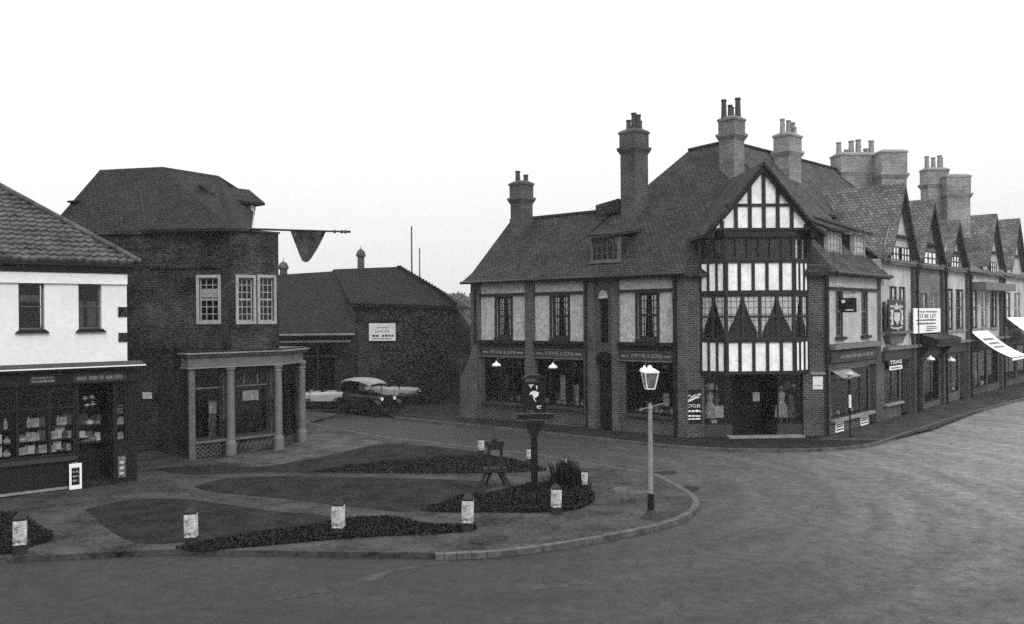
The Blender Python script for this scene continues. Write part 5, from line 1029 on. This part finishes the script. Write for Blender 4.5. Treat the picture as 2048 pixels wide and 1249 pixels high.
# ------------------------------------------------------------------ cars
def wheel(par, c, r, ax, w=.11):
    ax = ax.normalized(); q = ax.to_track_quat('Z', 'Y'); c = Vector(c); o_ = ORG[par.name]
    def ringpts(rad, off, seg=20): return [c + q @ Vector((rad * math.cos(t), rad * math.sin(t), off)) for t in [i * 2 * math.pi / seg for i in range(seg)]]
    mb = MB(); prof = [(r * .78, -w / 2), (r * .96, -w / 2), (r, -w / 4), (r, w / 4), (r * .96, w / 2), (r * .78, w / 2)]; rg = [ringpts(a, b) for a, b in prof] + [ringpts(*prof[0])]
    for a, b in zip(rg, rg[1:]):
        for i in range(20): j = (i + 1) % 20; mb.poly([a[i], a[j], b[j], b[i]])
    t = mb.build('wheel', M['tyre'], par); mb = MB()
    for k in range(10): a = k * math.pi / 5; d = q @ Vector((math.cos(a), math.sin(a), 0)); mb.tube(c + d * r * .12, c + d * r * .8, .018, seg=5)
    mb.tube(c - ax * .07, c + ax * .07, r * .18, seg=10); mb.build('spokes', M['frame'], t)
def tourer(lab, pos, ang, body, top, rows=2, hoodup=True, group='old open cars by the barn'):
    t = thing('old_car', lab, 'car', (pos[0], pos[1], -.12), group); o = Vector((pos[0], pos[1], -.12)); f = Vector((math.cos(ang), math.sin(ang), 0)); s = Vector((-f.y, f.x, 0)); Z = Vector((0, 0, 1))
    def q(x, y, z): return o + f * x + s * y + Z * z
    def loft(secs):                                                  # sections (x, half width, z0, z1)
        mb = MB(); rg = []
        for x, w, z0, z1 in secs:
            k = min(.14, w * .4); rg.append([q(x, -w, z0), q(x, -w, z1 - k), q(x, -w + k * .4, z1 - k * .3), q(x, -w + k, z1), q(x, w - k, z1), q(x, w - k * .4, z1 - k * .3), q(x, w, z1 - k), q(x, w, z0)])
        for a, b in zip(rg, rg[1:]):
            for i in range(len(a)): j = (i + 1) % len(a); mb.poly([a[i], a[j], b[j], b[i]])
        mb.poly(rg[0]); mb.poly(rg[-1]); return mb
    bdo = loft([(-1.75, .5, .5, .9), (-1.65, .62, .45, 1.1), (-1.0, .7, .42, 1.16), (0, .7, .42, 1.12), (.35, .6, .45, 1.12), (.42, .42, .5, 1.1), (1.45, .34, .5, 1.04)]).build('body', body, t)
    for x in (-.55, .15):
        mb = MB(); mb.prism([q(x, -.705, .6), q(x + .02, -.705, .6), q(x + .02, -.705, 1.1), q(x, -.705, 1.1)], [q(x, -.71, .6), q(x + .02, -.71, .6), q(x + .02, -.71, 1.1), q(x, -.71, 1.1)]); mb.build('door_seam', M['black'], bdo)
    MB().prism([q(1.46, -.34, .45), q(1.46, .34, .45), q(1.46, .3, 1.08), q(1.46, -.3, 1.08)], [q(1.54, -.34, .45), q(1.54, .34, .45), q(1.54, .3, 1.08), q(1.54, -.3, 1.08)]).build('radiator', M['black'], t)
    if body is not M['black']: loft([(-1.76, .51, .44, .78), (-1.66, .63, .4, .78), (-1.0, .712, .38, .78), (.0, .712, .38, .78), (.36, .61, .4, .78), (1.44, .36, .4, .7)]).build('valance', M['black'], t)
    for y in (-.36, .36):
        c = q(1.5, y * 1.15, .92); h = MB().tube(c - f * .1, c + f * .08, .06, .11, seg=12).build('headlight', M['metal'], t); MB().tube(c + f * .081, c + f * .09, .09, seg=12).build('lens', M['white'], h)
    for x, y in ((-1.25, -.66), (-1.25, .66), (1.3, -.66), (1.3, .66)): wheel(t, q(x, y, .39), .39, s)
    for y in (-.68, .68):
        for x0 in (-1.25, 1.3):
            mb = MB(); prev = None
            for k in range(11):
                a = math.pi * (.02 + .96 * k / 10); p = (x0 + .48 * math.cos(a), .42 + .46 * math.sin(a)); rr = [q(p[0], y - .13, p[1]), q(p[0], y + .13, p[1])]
                if prev: mb.prism([prev[0], prev[1], rr[1], rr[0]], [v - Z * .025 for v in (prev[0], prev[1], rr[1], rr[0])])
                prev = rr
            mb.build('mudguard', M['black'], t)
        mb = MB(); mb.prism([q(-.8, y - .13, .36), q(.85, y - .13, .36), q(.85, y + .13, .36), q(-.8, y + .13, .36)], [q(-.8, y - .13, .4), q(.85, y - .13, .4), q(.85, y + .13, .4), q(-.8, y + .13, .4)]); mb.build('running_board', M['black'], t)
    mb = MB()
    for y in (-.55, .55): mb.tube(q(.42, y, 1.1), q(.35, y, 1.6), .02, seg=6)
    mb.tube(q(.35, -.55, 1.6), q(.35, .55, 1.6), .02, seg=6); ws = mb.build('windscreen', M['black'], t); MB().poly([q(.42, -.54, 1.12), q(.42, .54, 1.12), q(.355, .54, 1.58), q(.355, -.54, 1.58)]).build('pane', M['glass'], ws)
    mb = MB()
    for x in (-.9, -.1): mb.prism([q(x - .2, -.55, .7), q(x + .3, -.55, .7), q(x + .3, .55, .7), q(x - .2, .55, .7)], [q(x - .25, -.55, 1.22), q(x - .12, -.55, 1.22), q(x - .12, .55, 1.22), q(x - .25, .55, 1.22)])
    mb.build('seat', M['black'], t)
    if hoodup:
        secs = [(-1.6, .64, 1.74), (-1.2, .68, 1.86), (-.6, .69, 1.9), (0, .68, 1.87), (.5, .66, 1.78), (.85, .62, 1.66)]; mb = MB()
        for (a, wa, za), (b, wb, zb) in zip(secs, secs[1:]):
            for (y0, d0_), (y1, d1_) in zip([(-1, -.1), (-.8, -.02), (0, .03), (.8, -.02)], [(-.8, -.02), (0, .03), (.8, -.02), (1, -.1)]):
                mb.prism([q(a, wa * y0, za + d0_), q(b, wb * y0, zb + d0_), q(b, wb * y1, zb + d1_), q(a, wa * y1, za + d1_)], [q(a, wa * y0, za + d0_ - .03), q(b, wb * y0, zb + d0_ - .03), q(b, wb * y1, zb + d1_ - .03), q(a, wa * y1, za + d1_ - .03)])
        h = mb.build('hood', M['hood'], t); mb = MB()
        for y in (-.6, .6): mb.tube(q(-1.2, y, 1.1), q(-1.2, y, 1.78), .02, seg=6); mb.tube(q(-.7, y, 1.1), q(-.2, y, 1.8), .02, seg=6)
        mb.build('hood_frame', M['black'], h)
        MB().prism([q(-1.6, -.6, 1.1), q(-1.6, .6, 1.1), q(-1.58, .58, 1.62), q(-1.58, -.58, 1.62)], [q(-1.57, -.6, 1.1), q(-1.57, .6, 1.1), q(-1.55, .58, 1.62), q(-1.55, -.58, 1.62)]).build('hood_back', M['black'], h)
    return t
def gxy(px, py): p = G(px, py, -.12); return (p.x, p.y)
tourer('black open touring car with its pale canvas hood up, facing the camera', gxy(738, 829), R_(-42), M['black'], None, hoodup=True)
tourer('pale open car standing mostly behind the black touring car', gxy(790, 812), R_(-8), M['pale'], None, hoodup=False)
tourer('pale open car parked left of the black touring car beside the columned bay', gxy(640, 825), R_(178), M['pale'], None, hoodup=False)
# ------------------------------------------------------------------ white topped wooden posts
def make_post():
    t = thing('post', 'tmp', 'post', (0, 0, 0), 'white posts round the green'); W = .125
    a = MB(); a.abox((0, 0, .1), (W, W, .1), .2); a.build('post_foot', M['timber'], t)
    a = MB(); a.abox((0, 0, .445), (W + .002, W + .002, .244), .2); a.build('white_band', M['postw'], t)
    a = MB(); a.lathe((0, 0, .69), [(W * 1.414, 0), (W * 1.5, .01), (W * 1.45, .05), (.06, .14), (.02, .15)], 4, rot=math.pi / 4 + .2); a.build('post_cap', M['timber'], t)
    return t
post0 = make_post(); first = True
for px, py, s, lab in [(40, 1108, 1.0, 'leftmost white painted post standing in the dark shrubs'), (383, 1092, .97, 'white painted post at the left tip of the long black shrub strip'), (677, 1072, .97, 'white painted post in the middle of the long black shrub strip'),
                       (935, 1062, .99, 'white painted post at the right end of the long shrub strip'), (1112, 1028, .9, 'white painted post in front of the village sign bed'), (1168, 978, .7, 'small streaky post on the far right of the sign bed'),
                       (1128, 938, .5, 'tiny post beyond the sign bed'), (1059, 925, .65, 'small post just behind the village sign pole'), (962, 908, .72, 'dark capped post behind the timber stocks')]:
    g_ = G(px, py); c = post0 if first else copy_tree(post0); first = False
    c.location = (g_.x, g_.y, 0); c.scale = (s, s, s * (1.05 if s > .95 else 1.0)); c.rotation_euler = (.025 * math.sin(px * 3), .03 * math.cos(px * 1.7), .3 * math.sin(px)); c['label'] = lab
# ------------------------------------------------------------------ stocks
g_ = G(989, 972); sk = thing('stocks', 'dark timber stocks frame with a knobbed crossbar on splayed legs', 'stocks', (g_.x, g_.y, 0)); o = Vector((g_.x, g_.y, 0)); X = Vector((1, .1, 0)).normalized(); Yv = Vector((-X.y, X.x, 0)); k_ = 26.3 / F
def sp(x, z, y=0): return o + X * (x * k_) + Yv * y + Vector((0, 0, z * k_))
mb = MB(); 
for x in (-11, 14): mb.prism([sp(x - 3, 20, -.05), sp(x + 3, 20, -.05), sp(x + 3, 82, -.05), sp(x - 3, 82, -.05)], [sp(x - 3, 20, .05), sp(x + 3, 20, .05), sp(x + 3, 82, .05), sp(x - 3, 82, .05)])
mb.build('upright', M['timber'], sk)
MB().prism([sp(-19, 80, -.07), sp(19, 80, -.07), sp(19, 89, -.07), sp(-19, 89, -.07)], [sp(-19, 80, .07), sp(19, 80, .07), sp(19, 89, .07), sp(-19, 89, .07)]).build('crossbar', M['timber'], sk)
MB().prism([sp(-11, 72, -.06), sp(14, 72, -.06), sp(14, 79, -.06), sp(-11, 79, -.06)], [sp(-11, 72, .06), sp(14, 72, .06), sp(14, 79, .06), sp(-11, 79, .06)]).build('lower_rail', M['timber'], sk)
MB().lathe(sp(1, 88), [(.06, 0), (.09, .03), (.08, .1), (.03, .15)], 10).build('knob', M['timber'], sk)
for x0, x1 in ((-12, -32), (-2, -18), (4, 22), (10, 31)): MB().tube(sp(x0, 36, 0), sp(x1, 0, -.15 if abs(x1) > 25 else .2), .045, seg=6).build('leg', M['timber'], sk)
MB().prism([sp(-22, 28, -.16), sp(24, 28, -.16), sp(24, 36, -.16), sp(-22, 36, -.16)], [sp(-22, 28, .16), sp(24, 28, .16), sp(24, 36, .16), sp(-22, 36, .16)]).build('seat_plank', M['timber'], sk)
# ------------------------------------------------------------------ village sign
g_ = G(1069, 986); vg = thing('village_sign', 'tall black village sign post with a framed board showing a white beast', 'sign', (g_.x, g_.y, 0)); Vw = Wall((g_.x - 1, g_.y), (g_.x + 1, g_.y)); zq = lambda py: Vw.uz(1069, py)[1]; uq = lambda px, py: Vw.uz(px, py)[0]
MB().box(Vw, 1 - .095, 1 + .095, 0, zq(845), -.095, .095).build('post', M['black'], vg)
mb = MB(); a, b = uq(1034, 830), uq(1108, 830); mb.shape(Vw, [(a, zq(838)), (b, zq(838)), (b, zq(828)), (a, zq(828))], -.14, .14); mb.shape(Vw, [(uq(1050, 850), zq(842)), (uq(1090, 850), zq(842)), (1.1, zq(872)), (.9, zq(872))], -.08, .08); mb.build('bracket', M['black'], vg)
a, b = uq(1051, 780), uq(1087, 780); z0, z1 = zq(824), zq(764)
fr_ = MB(); fr_.box(Vw, a, b, z0, z1, -.03, .02); sp_ = fr_.build('sign_panel', M['black'], vg)
mb = MB(); mb.box(Vw, a - .06, a, z0 - .02, z1 + .1, -.06, .06); mb.box(Vw, b, b + .06, z0 - .02, z1 + .1, -.06, .06); mb.shape(Vw, [(a - .1, z1 + .1), (b + .1, z1 + .1), (b - .1, z1 + .2), (a + .1, z1 + .2)], -.1, .1); mb.build('sign_frame', M['black'], vg)
u_ = lambda x: uq(x, 790)
mb = MB(); P = lambda pts: [(u_(x), zq(y)) for x, y in pts]
mb.shape(Vw, P([(1057, 769), (1068, 769), (1061, 777)]), .021, .035); mb.build('arrow_mark', M['card'], sp_); mb = MB(); mb.shape(Vw, P([(1072, 772), (1075, 772), (1074.5, 779), (1072.8, 779)]), .021, .035)
mb.shape(Vw, P([(1059, 788), (1062, 784), (1067, 782), (1073, 783), (1078, 786), (1076, 792), (1071, 796), (1066, 795), (1065, 790), (1062, 788), (1060, 791)]), .021, .035)
mb.shape(Vw, P([(1065.5, 796), (1068.5, 797), (1072.5, 804), (1070.8, 804)]), .021, .035); mb.shape(Vw, P([(1073, 812), (1082, 811), (1082, 813), (1076, 814), (1076, 816), (1082, 816.5), (1080, 818), (1074, 817)]), .021, .035); mb.build('emblem', M['paper'], sp_)
bars(sp_, Vw, u_(1049), u_(1064), zq(822.5), .03, 'metal', n=.034, breaks=4, name='lettering')
# ------------------------------------------------------------------ gas street lamp
g_ = G(1302, 1036); sl_o = thing('street_lamp', 'white painted gas street lamp with a black foot near the kerb', 'street lamp', (g_.x, g_.y, 0)); b_ = Vector((g_.x, g_.y, 0)); Y_ = g_.y; zz = lambda py: atY(1298, py, Y_).z
MB().lathe(b_, [(.24, 0), (.22, .03), (.12, .14), (.085, .2), (.08, zz(988)), (.06, zz(988) + .02)], 12).build('base', M['black'], sl_o)
MB().lathe(b_, [(.062, zz(988)), (.06, 1.3), (.05, zz(820)), (.07, zz(818)), (.03, zz(806))], 12).build('post', M['postl'], sl_o)
mb = MB(); mb.tube(b_ + Vector((-.27, 0, zz(820))), b_ + Vector((.33, 0, zz(808))), .014, seg=6); mb.build('ladder_bar', M['postl'], sl_o)
MB().lathe(b_, [(.03, zz(812)), (.04, zz(796)), (.1, zz(782)), (.11, zz(779))], 10).build('neck', M['black'], sl_o)
cs = (.115, .2); zb_, zt_2 = zz(778), zz(746)
hd_ = MB(); 
def sq(r, z): return [b_ + Vector((r * math.cos(t), r * math.sin(t), z)) for t in [math.pi / 4 + .12 + i * math.pi / 2 for i in range(4)]]
A, B = sq(.135, zb_), sq(.235, zt_2); mb = MB()
for i in range(4): j = (i + 1) % 4; mb.poly([A[i], A[j], B[j], B[i]])
ln = mb.build('lantern_glass', M['lglass'], sl_o); mb = MB()
for i in range(4): j = (i + 1) % 4; mb.tube(A[i], B[i], .018, seg=6); mb.tube(A[i], A[j], .015, seg=6); mb.tube(B[i], B[j], .018, seg=6)
mb.build('lantern_frame', M['lampw'], sl_o)
mb = MB(); rs_ = [sq(.27, zt_2 + .005), sq(.27, zt_2 + .03), sq(.14, zz(738)), sq(.07, zz(736)), sq(.06, zz(733)), sq(.03, zz(731))]
for p_, q_ in zip(rs_, rs_[1:]):
    for i in range(4): j = (i + 1) % 4; mb.poly([p_[i], p_[j], q_[j], q_[i]])
mb.poly(rs_[0]); mb.poly(rs_[-1]); mb.build('lantern_roof', M['lampw'], sl_o)
MB().lathe(b_, [(.02, zz(776)), (.035, zz(772)), (.03, zz(766)), (.01, zz(762))], 8).build('gas_mantle', M['white'], sl_o)
# puddles and road repairs
for pts, z, mt, nm in [([(1335, 975), (1375, 972), (1400, 976), (1385, 985), (1350, 986)], -.115, 'soil', 'road_patch'), ([(1306, 945), (1340, 942), (1356, 946), (1330, 950)], -.115, 'soil', 'road_patch'), ([(1225, 975), (1275, 972), (1300, 984), (1240, 990)], .006, 'pavel', 'paving_patch')]:
    P = smooth_line([G(x, y, z) for x, y in pts] + [G(pts[0][0], pts[0][1], z)], 4)[:-1]; mb = MB(); mb.slab([(p.x, p.y, z) for p in P], .004); tag(mb.build(nm, M[mt]), kind='structure')
# ------------------------------------------------------------------ thin smoky air
bpy.ops.mesh.primitive_cube_add(size=1, location=(0, 270, 22)); hz = bpy.context.object; hz.name = 'haze'; hz.scale = (1300, 680, 48.4); hz['kind'] = 'stuff'
hz.location = (0, 270, 22.2)
m = bpy.data.materials.new('haze'); m.use_nodes = True; nt = m.node_tree; nt.nodes.clear(); o = nd(nt, 'ShaderNodeOutputMaterial'); v = nd(nt, 'ShaderNodeVolumePrincipled'); v.inputs['Color'].default_value = g(.9); v.inputs['Density'].default_value = .0005; v.inputs['Anisotropy'].default_value = .0
nt.links.new(v.outputs[0], o.inputs['Volume']); hz.data.materials.append(m)
